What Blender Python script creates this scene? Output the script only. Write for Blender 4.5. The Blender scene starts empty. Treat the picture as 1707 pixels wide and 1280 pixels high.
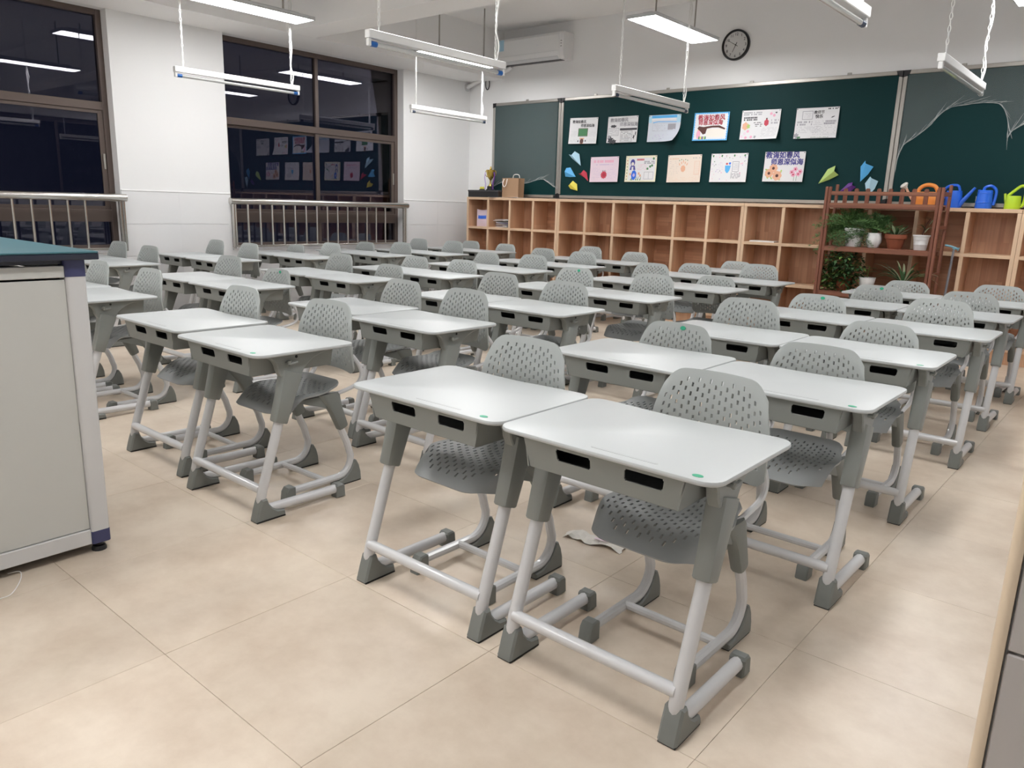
import bpy, math, random
from math import sin, cos, pi, radians as R
from mathutils import Vector, Matrix
random.seed(7)
S = bpy.context.scene
C = S.collection
# ------------------------------------------------------------------ camera, world, exposure
cam_d = bpy.data.cameras.new('camera'); cam = bpy.data.objects.new('camera', cam_d); C.objects.link(cam)
yaw, pitch, roll = -.69953, .22903, .031766
fwd = Vector((sin(yaw)*cos(pitch), cos(yaw)*cos(pitch), -sin(pitch)))
rt = Vector((cos(yaw), -sin(yaw), 0)); up = rt.cross(fwd)
r2 = rt*cos(roll)+up*sin(roll); u2 = -rt*sin(roll)+up*cos(roll)
M = Matrix((r2, u2, -fwd)).transposed().to_4x4(); M.translation = (0, 0, 1.2)
cam.matrix_world = M
cam_d.sensor_fit = 'HORIZONTAL'; cam_d.sensor_width = 36; cam_d.lens = 1270.99/1707*36
cam_d.clip_start = .02; cam_d.clip_end = 200
S.camera = cam
W = bpy.data.worlds.new('night'); S.world = W; W.use_nodes = True
W.node_tree.nodes['Background'].inputs[0].default_value = (.35, .38, .75, 1)
W.node_tree.nodes['Background'].inputs[1].default_value = .022
S.view_settings.view_transform = 'Standard'; S.view_settings.look = 'None'
S.view_settings.gamma = 1; S.view_settings.use_curve_mapping = False
S.view_settings.exposure = 0.98
LAMP = 15.0
# ------------------------------------------------------------------ materials
def mat(name, col, rough=.5, metal=0, noise=0, nscale=8, bump=0, bscale=60, emit=0, spec=.5, rnd=0, coat=0):
    m = bpy.data.materials.new(name); m.use_nodes = True
    nt = m.node_tree; b = nt.nodes['Principled BSDF']; L = nt.links.new
    b.inputs['Base Color'].default_value = (*col, 1); b.inputs['Roughness'].default_value = rough
    b.inputs['Metallic'].default_value = metal; b.inputs['Specular IOR Level'].default_value = spec
    b.inputs['Coat Weight'].default_value = coat
    if emit:
        b.inputs['Emission Color'].default_value = (*col, 1); b.inputs['Emission Strength'].default_value = emit
    tc = nt.nodes.new('ShaderNodeTexCoord')
    if noise or rnd:
        mx = nt.nodes.new('ShaderNodeHueSaturation'); mx.inputs['Color'].default_value = (*col, 1)
        val = nt.nodes.new('ShaderNodeMath'); val.operation = 'ADD'; val.inputs[1].default_value = 1-noise/2-rnd/2
        if noise:
            n = nt.nodes.new('ShaderNodeTexNoise'); n.inputs['Scale'].default_value = nscale; n.inputs['Detail'].default_value = 6
            L(tc.outputs['Object'], n.inputs['Vector'])
            a = nt.nodes.new('ShaderNodeMath'); a.operation = 'MULTIPLY'; a.inputs[1].default_value = noise
            L(n.outputs['Fac'], a.inputs[0]); L(a.outputs[0], val.inputs[0])
        if rnd:
            oi = nt.nodes.new('ShaderNodeObjectInfo'); a2 = nt.nodes.new('ShaderNodeMath'); a2.operation = 'MULTIPLY_ADD'
            a2.inputs[1].default_value = rnd; L(oi.outputs['Random'], a2.inputs[0]); L(val.outputs[0], a2.inputs[2])
            L(a2.outputs[0], mx.inputs['Value'])
        else: L(val.outputs[0], mx.inputs['Value'])
        L(mx.outputs[0], b.inputs['Base Color'])
    if bump:
        n2 = nt.nodes.new('ShaderNodeTexNoise'); n2.inputs['Scale'].default_value = bscale
        L(tc.outputs['Object'], n2.inputs['Vector'])
        bp = nt.nodes.new('ShaderNodeBump'); bp.inputs['Strength'].default_value = bump; bp.inputs['Distance'].default_value = .002
        L(n2.outputs['Fac'], bp.inputs['Height']); L(bp.outputs[0], b.inputs['Normal'])
    return m
def wood(name, c1, c2, along='X', strip=.045, length=.34, rough=.45, streak=.25):
    """finger-jointed strips with grain running along one axis"""
    m = bpy.data.materials.new(name); m.use_nodes = True
    nt = m.node_tree; b = nt.nodes['Principled BSDF']; L = nt.links.new
    b.inputs['Roughness'].default_value = rough
    geo = nt.nodes.new('ShaderNodeNewGeometry')
    sep = nt.nodes.new('ShaderNodeSeparateXYZ'); L(geo.outputs['Position'], sep.inputs[0])
    cmb = nt.nodes.new('ShaderNodeCombineXYZ')
    o = {'X': (0, 2, 1), 'Z': (2, 0, 1), 'Y': (1, 2, 0)}[along]
    for k in range(3): L(sep.outputs[o[k]], cmb.inputs[k])
    br = nt.nodes.new('ShaderNodeTexBrick'); L(cmb.outputs[0], br.inputs['Vector'])
    br.inputs['Color1'].default_value = (*c1, 1); br.inputs['Color2'].default_value = (*c2, 1)
    br.inputs['Mortar'].default_value = tuple(.45*(c1[k]+c2[k]) for k in range(3))+(1,)
    br.inputs['Scale'].default_value = 1; br.inputs['Mortar Size'].default_value = .0006
    br.inputs['Brick Width'].default_value = length; br.inputs['Row Height'].default_value = strip; br.offset = .37
    mp = nt.nodes.new('ShaderNodeMapping'); mp.inputs['Scale'].default_value = (2.5, 60, 60); L(cmb.outputs[0], mp.inputs[0])
    n = nt.nodes.new('ShaderNodeTexNoise'); n.inputs['Scale'].default_value = 1; n.inputs['Detail'].default_value = 5; L(mp.outputs[0], n.inputs['Vector'])
    a = nt.nodes.new('ShaderNodeMath'); a.operation = 'MULTIPLY_ADD'; a.inputs[1].default_value = streak*2; a.inputs[2].default_value = 1-streak
    L(n.outputs['Fac'], a.inputs[0])
    h = nt.nodes.new('ShaderNodeHueSaturation'); L(br.outputs['Color'], h.inputs['Color']); L(a.outputs[0], h.inputs['Value'])
    L(h.outputs[0], b.inputs['Base Color'])
    return m
def floor_mat():
    m = mat('floor tile', (.62, .50, .36), .33, rnd=.05)
    nt = m.node_tree; b = nt.nodes['Principled BSDF']; L = nt.links.new
    geo = nt.nodes.new('ShaderNodeNewGeometry')
    n1 = nt.nodes.new('ShaderNodeTexNoise'); n1.inputs['Scale'].default_value = 3.2; n1.inputs['Detail'].default_value = 7; n1.inputs['Roughness'].default_value = .65
    L(geo.outputs['Position'], n1.inputs['Vector'])
    cr = nt.nodes.new('ShaderNodeValToRGB'); L(n1.outputs['Fac'], cr.inputs[0])
    cr.color_ramp.elements[0].position = .33; cr.color_ramp.elements[0].color = (.60, .49, .385, 1)
    cr.color_ramp.elements[1].position = .64; cr.color_ramp.elements[1].color = (.75, .645, .53, 1)
    oi = nt.nodes.new('ShaderNodeObjectInfo')
    a2 = nt.nodes.new('ShaderNodeMath'); a2.operation = 'MULTIPLY_ADD'; a2.inputs[1].default_value = .07; a2.inputs[2].default_value = .965
    L(oi.outputs['Random'], a2.inputs[0])
    h = nt.nodes.new('ShaderNodeHueSaturation'); L(cr.outputs[0], h.inputs['Color']); L(a2.outputs[0], h.inputs['Value'])
    L(h.outputs[0], b.inputs['Base Color'])
    return m
def film_mat(name, a, col=(.8, .85, .85)):
    m = bpy.data.materials.new(name); m.use_nodes = True
    nt = m.node_tree; L = nt.links.new; b = nt.nodes['Principled BSDF']
    b.inputs['Base Color'].default_value = (*col, 1); b.inputs['Roughness'].default_value = .25; b.inputs['Alpha'].default_value = a
    return m
def glass_mat():
    m = bpy.data.materials.new('window glass'); m.use_nodes = True
    nt = m.node_tree; L = nt.links.new; nt.nodes.remove(nt.nodes['Principled BSDF'])
    out = nt.nodes['Material Output']
    fr = nt.nodes.new('ShaderNodeFresnel'); fr.inputs[0].default_value = 1.55
    tr = nt.nodes.new('ShaderNodeBsdfTransparent'); tr.inputs[0].default_value = (.55, .58, .62, 1)
    gl = nt.nodes.new('ShaderNodeBsdfGlossy'); gl.inputs['Roughness'].default_value = 0.0; gl.inputs[0].default_value = (.95, .9, 1, 1)
    mx = nt.nodes.new('ShaderNodeMixShader'); L(fr.outputs[0], mx.inputs[0]); L(tr.outputs[0], mx.inputs[1]); L(gl.outputs[0], mx.inputs[2])
    L(mx.outputs[0], out.inputs[0]); return m
mt = {}
mt['wall'] = mat('white wall paint', (.80, .80, .80), .85, noise=.03, nscale=1.5)
mt['wall_lit'] = mat('white wall paint lit copy', (.88, .88, .88), .85, noise=.03, nscale=1.5)  # same white paint, lightened to stand in for light missing at the rear
mt['ceil'] = mat('ceiling paint', (.90, .895, .89), .9)
mt['wtile'] = mat('white wall tile', (.78, .78, .79), .3, noise=.04, nscale=3, rnd=.03)
mt['grout'] = mat('grout', (.45, .43, .40), .9)
mt['wgrout'] = mat('pale grout', (.70, .70, .70), .9)
mt['floor'] = floor_mat()
mt['fgrout'] = mat('floor joint', (.27, .21, .16), .9)
mt['top'] = mat('tabletop plastic', (.50, .525, .53), .36, noise=.05, nscale=6)
mt['groove'] = mat('groove shade', (.43, .45, .455), .4)
mt['body'] = mat('desk body plastic', (.245, .260, .248), .45, noise=.03)
mt['sleeve'] = mat('sleeve plastic', (.185, .196, .185), .5, noise=.05, nscale=20)
mt['chair'] = mat('chair plastic', (.385, .41, .40), .48, noise=.03, bump=.05, bscale=400)
mt['seat'] = mat('chair plastic shaded for seat', (.30, .315, .315), .45, noise=.05, bump=.05, bscale=400)  # same chair plastic, darkened for the shadow lying on the seat
mt['tube'] = mat('painted steel tube', (.62, .62, .63), .32, noise=.05, nscale=30, coat=.3)
mt['rubber'] = mat('foot plastic', (.19, .20, .19), .5, noise=.06, nscale=30)
mt['sole'] = mat('rubber sole', (.02, .02, .02), .7)
mt['green'] = mat('green sticker', (.02, .36, .20), .4)
mt['white'] = mat('white', (.82, .82, .82), .4)
mt['paper'] = mat('white paper', (.80, .80, .82), .8)
mt['black'] = mat('black', (.012, .012, .014), .4)
mt['dark'] = mat('dark grey', (.05, .05, .055), .5)
mt['steel'] = mat('stainless steel', (.62, .60, .57), .22, metal=1)
mt['alu'] = mat('brown aluminium', (.11, .082, .072), .45, metal=.25)
mt['galu'] = mat('grey aluminium', (.42, .40, .37), .38, metal=.7)
mt['board'] = mat('green chalkboard', (.005, .034, .036), .55, noise=.12, nscale=2, spec=.14)
mt['glass'] = glass_mat()
mt['film'] = film_mat('protective film', .10)
mt['crease'] = film_mat('film crease', .30)
mt['edge'] = wood('rubberwood lit edge', (.74, .53, .36), (.68, .47, .31), 'X', .05, .5, streak=.10)  # same wood toned lighter: light on the front edges put into the colour
mt['edgeZ'] = wood('rubberwood lit edge upright', (.74, .53, .36), (.68, .47, .31), 'Z', .05, .5, streak=.10)
mt['sideZ'] = wood('rubberwood shaded side', (.64, .395, .25), (.54, .31, .19), 'Z', .05, .6)  # same wood darkened: shade inside the cubbies is in the colour
mt['backX'] = wood('rubberwood shaded back', (.56, .305, .185), (.43, .215, .125), 'X')  # back panels also carry the cubby shade in their colour
mt['backZ'] = wood('rubberwood shaded back upright', (.58, .33, .205), (.44, .225, .135), 'Z')
mt['rack'] = wood('carbonised wood', (.26, .10, .06), (.19, .065, .038), 'Z', .02, 2.0, .55, .35)
mt['rackX'] = wood('carbonised wood rail', (.26, .105, .06), (.20, .07, .04), 'X', .02, 2.0, .55, .35)
mt['lamp'] = mat('lit diffuser', (1, .995, .99), .5, emit=LAMP)
mt['lampbody'] = mat('lamp housing', (.62, .63, .64), .35)
mt['batten'] = mat('white enamel', (.84, .84, .83), .3)
mt['tubeglass'] = mat('unlit lamp tube', (.55, .56, .55), .12, coat=.5)
mt['capblue'] = mat('blue lamp holder', (.01, .12, .42), .4)
mt['capdark'] = mat('dark lamp holder', (.03, .05, .09), .4)
mt['cord'] = mat('white cord', (.82, .82, .80), .6)
mt['pgrey'] = mat('podium steel', (.54, .545, .52), .42, noise=.06, nscale=3)
mt['pwhite'] = mat('podium aluminium', (.60, .60, .60), .38, noise=.10, nscale=6)
mt['pblue'] = mat('podium blue corner', (.045, .05, .13), .45)
mt['ptop'] = mat('podium teal top', (.05, .145, .175), .38, noise=.05)
mt['pedge'] = mat('podium dark edge', (.014, .017, .035), .3)
mt['beige'] = mat('beige corner bead', (.70, .57, .42), .4)
mt['gtile'] = mat('grey wall tile', (.62, .585, .56), .4, noise=.08, nscale=5)
def cm(name, c, rough=.5): mt[name] = mat(name, c, rough); return mt[name]
cm('red', (.45, .03, .06)); cm('crimson', (.55, .04, .08)); cm('blue', (.03, .16, .62)); cm('sky', (.10, .45, .85)); cm('paleblue', (.45, .70, .85))
cm('yellow', (.80, .72, .10)); cm('lime', (.45, .62, .18)); cm('purple', (.13, .03, .26)); cm('orange', (.90, .32, .07), .35); cm('canlime', (.50, .72, .03), .35)
cm('canblue', (.025, .15, .75), .32); cm('cream', (.84, .80, .74)); cm('lemon', (.80, .75, .40)); cm('gold', (.60, .42, .10), .25); cm('pink', (.85, .42, .58)); cm('pinkpaper', (.83, .69, .78), .8)
cm('yellowpaper', (.85, .82, .64), .8); cm('peachpaper', (.84, .73, .64), .8); cm('bluepaper', (.66, .70, .78), .8); cm('ink', (.04, .04, .05)); cm('inkblue', (.07, .07, .33)); cm('inkgrey', (.38, .37, .42))
cm('leafgreen', (.05, .22, .08)); cm('brown', (.10, .035, .03)); cm('peach', (.80, .45, .30)); cm('kraft', (.36, .22, .13), .8); cm('terracotta', (.27, .075, .035), .7)
cm('pot', (.78, .78, .78), .35); cm('soil', (.03, .02, .015), .9); cm('fern', (.075, .165, .04), .6); cm('fern2', (.05, .115, .03), .6); cm('ivy', (.035, .085, .028), .5); cm('ivylight', (.13, .22, .05), .5)
cm('leafstripe', (.52, .60, .38)); cm('leafdark', (.05, .13, .045)); cm('mopblue', (.20, .42, .52)); cm('pole', (.22, .22, .24), .3); cm('scrap', (.78, .75, .70), .85); cm('lilac', (.55, .45, .70))
mt['gold'].node_tree.nodes['Principled BSDF'].inputs['Metallic'].default_value = .8
# ------------------------------------------------------------------ mesh builder
class MB:
    def __init__(s): s.v = []; s.f = []; s.mi = []; s.cur = 0; s.T = None
    def add(s, v, f):
        o = len(s.v)
        if s.T is not None: v = [s.T @ Vector(p) for p in v]
        s.v += [tuple(p) for p in v]; s.f += [tuple(i+o for i in q) for q in f]; s.mi += [s.cur]*len(f); return s
    def box(s, x0, x1, y0, y1, z0, z1, b=0):
        if not b:
            v = [(x, y, z) for z in (z0, z1) for y in (y0, y1) for x in (x0, x1)]
            return s.add(v, [(0, 2, 3, 1), (4, 5, 7, 6), (0, 1, 5, 4), (2, 6, 7, 3), (0, 4, 6, 2), (1, 3, 7, 5)])
        lo = (x0, y0, z0); hi = (x1, y1, z1); v = []; ix = {}
        for sx in (0, 1):
            for sy in (0, 1):
                for sz in (0, 1):
                    sg = (sx, sy, sz)
                    for ax in range(3):
                        p = [(hi if sg[k] else lo)[k] for k in range(3)]
                        for k in range(3):
                            if k != ax: p[k] += -b if sg[k] else b
                        ix[sg, ax] = len(v); v.append(p)
        f = []
        for ax in range(3):
            a, c = (ax+1) % 3, (ax+2) % 3
            for sd in (0, 1):
                q = []
                for (i, j) in ((0, 0), (1, 0), (1, 1), (0, 1)):
                    sg = [0]*3; sg[ax] = sd; sg[a] = i; sg[c] = j; q.append(ix[tuple(sg), ax])
                f.append(q if sd else q[::-1])
            for i in (0, 1):
                for j in (0, 1):
                    s0 = [0]*3; s0[a] = i; s0[c] = j; s1 = s0[:]; s1[ax] = 1
                    q = [ix[tuple(s0), a], ix[tuple(s1), a], ix[tuple(s1), c], ix[tuple(s0), c]]
                    f.append(q if (i == j) is False else q[::-1])
        for sx in (0, 1):
            for sy in (0, 1):
                for sz in (0, 1):
                    t = [ix[(sx, sy, sz), k] for k in range(3)]; f.append(t if (sx+sy+sz) % 2 else t[::-1])
        return s.add(v, f)
    def tube(s, pts, r, n=8, caps=True, flat=1.0):
        pts = [Vector(p) for p in pts]; N = len(pts)
        rs = r if isinstance(r, (list, tuple)) else [r]*N
        tg = [(pts[min(i+1, N-1)]-pts[max(i-1, 0)]).normalized() for i in range(N)]
        ref = Vector((1, 0, 0)) if abs(tg[0].x) < .8 else Vector((0, 0, 1))
        v = []; f = []; u = None
        for i in range(N):
            if u is None: u = (ref-tg[i]*ref.dot(tg[i])).normalized()
            else: u = (u-tg[i]*u.dot(tg[i])).normalized()
            w = tg[i].cross(u)
            for k in range(n):
                a = 2*pi*k/n; v.append(pts[i]+(u*cos(a)+w*sin(a)*flat)*rs[i])
        for i in range(N-1):
            for k in range(n):
                k2 = (k+1) % n; f.append((i*n+k, i*n+k2, (i+1)*n+k2, (i+1)*n+k))
        if caps: f += [tuple(range(n))[::-1], tuple(range((N-1)*n, N*n))]
        return s.add(v, f)
    def prism(s, poly, axis, a0, a1, ch=0):
        """poly: 2-D outline in the other two axes (order x,y,z without axis), extruded a0..a1, optional chamfer"""
        n = len(poly)
        def P(p, a): return {'x': (a, p[0], p[1]), 'y': (p[0], a, p[1]), 'z': (p[0], p[1], a)}[axis]
        area = sum(poly[i][0]*poly[(i+1) % n][1]-poly[(i+1) % n][0]*poly[i][1] for i in range(n))
        if (area < 0) != (axis == 'y'): poly = poly[::-1]
        rings = [(poly, a0), (poly, a1)]
        if ch:
            ins = inset(poly, ch if axis != 'y' else ch)
            rings = [(ins, a0), (poly, a0+ch), (poly, a1-ch), (ins, a1)]
        v = [P(p, a) for pl, a in rings for p in pl]; f = []
        for k in range(len(rings)-1):
            for i in range(n):
                j = (i+1) % n; f.append((k*n+i, k*n+j, (k+1)*n+j, (k+1)*n+i))
        m = len(rings)-1
        f += [tuple(range(n))[::-1], tuple(range(m*n, m*n+n))]
        return s.add(v, f)
    def lathe(s, prof, c=(0, 0, 0), n=20, axis='z', sq=1.0):
        v = []; f = []; m = len(prof)
        for r, z in prof:
            for k in range(n):
                a = 2*pi*k/n; x, y = r*cos(a), r*sin(a)*sq
                p = {'z': (x, y, z), 'y': (x, z, y), 'x': (z, x, y)}[axis]
                v.append((c[0]+p[0], c[1]+p[1], c[2]+p[2]))
        fl = axis == 'y'
        for i in range(m-1):
            for k in range(n):
                k2 = (k+1) % n; q = (i*n+k, i*n+k2, (i+1)*n+k2, (i+1)*n+k); f.append(q[::-1] if fl else q)
        a = tuple(range(n)); b = tuple(range((m-1)*n, m*n))
        f += [a if fl else a[::-1], b[::-1] if fl else b]
        return s.add(v, f)
    def loft(s, secs, n=12, p=.5):
        """secs: (centre, half-x vector, half-other vector) superellipse sections"""
        v = []; f = []
        for c, a, b in secs:
            c, a, b = Vector(c), Vector(a), Vector(b)
            for k in range(n):
                t = 2*pi*(k+.5)/n; x, y = cos(t), sin(t)
                v.append(c+a*math.copysign(abs(x)**p, x)+b*math.copysign(abs(y)**p, y))
        for i in range(len(secs)-1):
            for k in range(n):
                k2 = (k+1) % n; f.append((i*n+k, i*n+k2, (i+1)*n+k2, (i+1)*n+k))
        m = len(secs)-1
        f += [tuple(range(n))[::-1], tuple(range(m*n, m*n+n))]
        return s.add(v, f)
    def sheet(s, us, vs, fn, th, hole=lambda i, j: False):
        """thick sheet over the grid us x vs; cells where hole() is true are real openings"""
        nu, nv = len(us), len(vs); P = [[Vector(fn(u, v)) for v in vs] for u in us]
        front = []; back = []
        for i in range(nu):
            for j in range(nv):
                du = P[min(i+1, nu-1)][j]-P[max(i-1, 0)][j]; dv = P[i][min(j+1, nv-1)]-P[i][max(j-1, 0)]
                nn = du.cross(dv); nn = nn.normalized() if nn.length > 1e-9 else Vector((0, 0, 1))
                front.append(P[i][j]+nn*th/2); back.append(P[i][j]-nn*th/2)
        B = nu*nv; I = lambda i, j: i*nv+j; f = []
        solid = lambda i, j: 0 <= i < nu-1 and 0 <= j < nv-1 and not hole(i, j)
        for i in range(nu-1):
            for j in range(nv-1):
                if not solid(i, j): continue
                a, b, c, d = I(i, j), I(i+1, j), I(i+1, j+1), I(i, j+1)
                f += [(a, b, c, d), (B+d, B+c, B+b, B+a)]
                if not solid(i, j-1): f.append((b, a, B+a, B+b))
                if not solid(i, j+1): f.append((d, c, B+c, B+d))
                if not solid(i-1, j): f.append((a, d, B+d, B+a))
                if not solid(i+1, j): f.append((c, b, B+b, B+c))
        return s.add(front+back, f)
    def poly(s, pts): return s.add(pts, [tuple(range(len(pts)))])
    def build(s, name, mats, parent=None, angle=35, flat=False):
        me = bpy.data.meshes.new(name); me.from_pydata(s.v, [], s.f); me.validate(); me.update()
        if not isinstance(mats, (list, tuple)): mats = [mats]
        for m in mats: me.materials.append(mt[m] if isinstance(m, str) else m)
        if len(mats) > 1 and len(me.polygons) == len(s.mi): me.polygons.foreach_set('material_index', s.mi)
        if not flat:
            me.polygons.foreach_set('use_smooth', [True]*len(me.polygons)); me.set_sharp_from_angle(angle=R(angle))
        return link(name, me, parent)
def inset(poly, d):
    n = len(poly); out = []
    ar = sum(poly[i][0]*poly[(i+1) % n][1]-poly[(i+1) % n][0]*poly[i][1] for i in range(n)); sg = 1 if ar > 0 else -1
    for i in range(n):
        a, b, c = Vector(poly[i-1]), Vector(poly[i]), Vector(poly[(i+1) % n])
        e1 = (b-a).normalized(); e2 = (c-b).normalized()
        nn = Vector((-e1.y-e2.y, e1.x+e2.x))*sg
        nn = nn.normalized() if nn.length > 1e-6 else Vector((0, 0))
        out.append(tuple(b+nn*d))
    return out
def rrect(x0, x1, y0, y1, r, n=4):
    out = []
    for cx, cy, a0 in ((x1-r, y0+r, -90), (x1-r, y1-r, 0), (x0+r, y1-r, 90), (x0+r, y0+r, 180)):
        out += [(cx+r*cos(R(a0+90*k/n)), cy+r*sin(R(a0+90*k/n))) for k in range(n+1)]
    return out
def bez(pts, n=6):
    """smooth path through the points (Catmull-Rom)"""
    P = [Vector(p) for p in pts]; P = [2*P[0]-P[1]]+P+[2*P[-1]-P[-2]]; out = []
    for i in range(1, len(P)-2):
        for k in range(n):
            t = k/n; a, b, c, d = P[i-1:i+3]
            out.append(.5*((2*b)+(c-a)*t+(2*a-5*b+4*c-d)*t*t+(3*b-a-3*c+d)*t**3))
    return out+[P[-2]]
def link(name, data, parent=None):
    o = bpy.data.objects.new(name, data); C.objects.link(o)
    if parent: o.parent = parent
    return o
def tag(o, label=None, cat=None, group=None, kind=None):
    for k, v in (('label', label), ('category', cat), ('group', group), ('kind', kind)):
        if v: o[k] = v
    return o
def thing(name, label, cat, loc=(0, 0, 0), rz=0, group=None):
    o = link(name, None); o.location = loc; o.rotation_euler = (0, 0, rz)
    return tag(o, label, cat, group)
def copy_tree(o, parent=None):
    c = o.copy(); C.objects.link(c)
    if parent: c.parent = parent
    for ch in [x for x in KIDS.get(o, [])]: copy_tree(ch, c)
    return c
KIDS = {}
def kids(root):
    for o in list(C.objects):
        if o.parent: KIDS.setdefault(o.parent, [])
    KIDS.clear()
    for o in C.objects:
        if o.parent: KIDS.setdefault(o.parent, []).append(o)
def struct(name, mb, m, label, parent=None, **k):
    o = mb.build(name, m, parent, **k)
    if not parent: tag(o, label, None, None, 'structure')
    return o
TXT = bpy.data.curves.new('glyphs', 'FONT'); TXT_O = bpy.data.objects.new('glyphs', TXT)
def glyphs(body, size, bold=0):
    """outline of a line of lettering as flat faces (x, y), lower-left at 0"""
    if TXT_O.name not in C.objects: C.objects.link(TXT_O)
    TXT.body = body; TXT.size = size; TXT.resolution_u = 3; TXT.offset = 0; TXT.fill_mode = 'FRONT'
    dg = bpy.context.evaluated_depsgraph_get(); dg.update()
    me = bpy.data.meshes.new_from_object(TXT_O.evaluated_get(dg))
    v = [(p.co.x, p.co.y) for p in me.vertices]; f = [tuple(p.vertices) for p in me.polygons]
    bpy.data.meshes.remove(me)
    if bold:                                   # heavier pen: the outline repeated with small shifts
        n = len(v); v = [(x+dx, y+dy) for dx, dy in ((0, 0), (bold, 0), (0, bold), (bold, bold))for x, y in v]
        f = [tuple(i+k*n for i in q) for k in range(4) for q in f]
    return v, f
# ------------------------------------------------------------------ room shell
XL, XR, YB, YF, ZC = -7.64, -.09, 8.0, -1.6, 3.4
JY = 1.10                                   # end of the right wall = door jamb
m = MB(); m.box(XL-.3, .6, YF-.2, YB+.2, -.12, -.0025)
flo = struct('floor', m, 'fgrout', 'beige large-tile classroom floor')
xs = [-.62-.625*k for k in range(-1, 13)]; ys = [.81+.607*k for k in range(-4, 13)]
tile_cache = {}
def tile(parent, name, x0, x1, y0, y1, m_, th=.006, key=None):
    w, d = round(x1-x0, 3), round(y1-y0, 3)
    if (w, d) not in tile_cache:
        q = MB(); q.box(-w/2, w/2, -d/2, d/2, -th, 0, .0006); o = q.build(name, m_, parent); tile_cache[w, d] = o.data
    else: o = link(name, tile_cache[w, d], parent)
    o.location = ((x0+x1)/2, (y0+y1)/2, random.uniform(-.0004, .0002)); return o
xe = sorted([x for x in xs if XL+.05 < x < .5]+[XL, .5]); ye = sorted([y for y in ys if YF < y < YB-.02]+[YF, YB])
for i in range(len(xe)-1):
    for j in range(len(ye)-1):
        tile(flo, 'tile', xe[i]+.0005, xe[i+1]-.0005, ye[j]+.0005, ye[j+1]-.0005, 'floor')
# left wall with two window openings
WIN = [(.83, 3.245), (4.37, 6.79)]; SILL, HEAD = .65, 2.815
def wall_boxes(m, x0, x1, opens, y0, y1, ztop, sill=SILL, head=HEAD):
    y = y0
    for a, b in opens:
        m.box(x0, x1, y, a, 0, ztop); m.box(x0, x1, a, b, 0, sill); m.box(x0, x1, a, b, head, ztop); y = b
    m.box(x0, x1, y, y1, 0, ztop)
m = MB(); wall_boxes(m, XL-.24, XL, WIN, YF, YB+.2, ZC)
wl = struct('wall_left', m, 'wall', 'white painted wall with the two tall windows', flat=True)
# tiled wainscot on the left wall: tiles are pieces of the wall
def wtiles(y0, y1, z0, z1, nz, ny):
    for a in range(nz):
        for b in range(ny):
            q = MB(); ya, yb = y0+(y1-y0)*b/ny, y0+(y1-y0)*(b+1)/ny; za, zb = z0+(z1-z0)*a/nz, z0+(z1-z0)*(a+1)/nz
            q.box(XL, XL+.009, ya+.0001, yb-.0001, za+.0012, zb-.0012, .0005); q.build('tile', 'wtile', wl)
wtiles(3.25, 4.365, 0, 1.228, 4, 2); wtiles(6.795, 7.99, 0, 1.228, 4, 2); wtiles(4.365, 6.795, .03, SILL, 2, 4); wtiles(.83, 3.25, .03, SILL, 2, 4)
q = MB()
for a, b in ((3.25, 4.365), (6.795, 7.99)): q.box(XL, XL+.013, a, b, 1.2285, 1.242, .003)
q.build('tile_cap', 'white', wl)
q = MB()
for a, b in WIN: q.box(XL-.2, XL+.02, a, b, SILL, SILL+.02, .004)
q.build('sill', 'wtile', wl)
m = MB(); m.box(XL-.24, XR+.3, YB, YB+.2, 0, ZC); struct('wall_back', m, 'wall_lit', 'white rear wall behind the chalkboard', flat=True)
# right wall: corridor windows, ends in the tiled door jamb beside the camera
m = MB(); wall_boxes(m, XR, XR+.24, [(4.4, 6.8)], JY+.012, YB, ZC, 1.1, 2.5)
m.box(XR, XR+.24, -.35, JY+.012, 2.3, ZC); m.box(XR, XR+.24, YF, -.35, 0, ZC)
wr = struct('wall_right', m, 'wall', 'right wall ending in the grey tiled door jamb', flat=True)
for k in range(7):
    q = MB(); q.box(XR+.017, XR+.24, JY, JY+.012, .047+.305*k+.002, .047+.305*(k+1)-.002 if k < 6 else 2.28, .002); q.build('tile', 'gtile', wr)
q = MB(); q.box(XR+.015, XR+.24, JY, JY+.012, 0, .047, .002); q.build('tile', 'gtile', wr)
q = MB(); q.prism([(XR-.002+.012*(1-cos(a)), JY+.0125-.0145*sin(a)) for a in [k*pi/2/5 for k in range(6)]]+[(XR+.0145, JY-.002), (XR+.0145, JY+.03), (XR-.002, JY+.03)], 'z', 0, 2.3)
q.build('corner_bead', 'beige', wr)
m = MB(); m.box(XL-.24, XR+.3, YF-.2, YF, 0, ZC); struct('wall_front', m, 'wall', 'front wall behind the podium', flat=True)
m = MB(); m.box(XL-.24, XR+.3, YF-.2, YB+.2, ZC, ZC+.15); ce = struct('ceiling', m, 'ceil', 'white ceiling with beams', flat=True)
q = MB(); q.box(XL+.0005, -7.05, YF, YB, HEAD, ZC); q.build('beam', 'ceil', ce, flat=True)
for y in (4.72, .55):
    q = MB(); q.box(-7.05, XR, y, y+.35, HEAD+.001, ZC); q.build('beam', 'ceil', ce, flat=True)
q = MB(); q.lathe([(.13, 0), (.14, .012), (.10, .03), (0.02, .034)], (-6.2, 6.0, ZC-.034), 20); q.build('ceiling_rose', 'white', ce)
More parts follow.
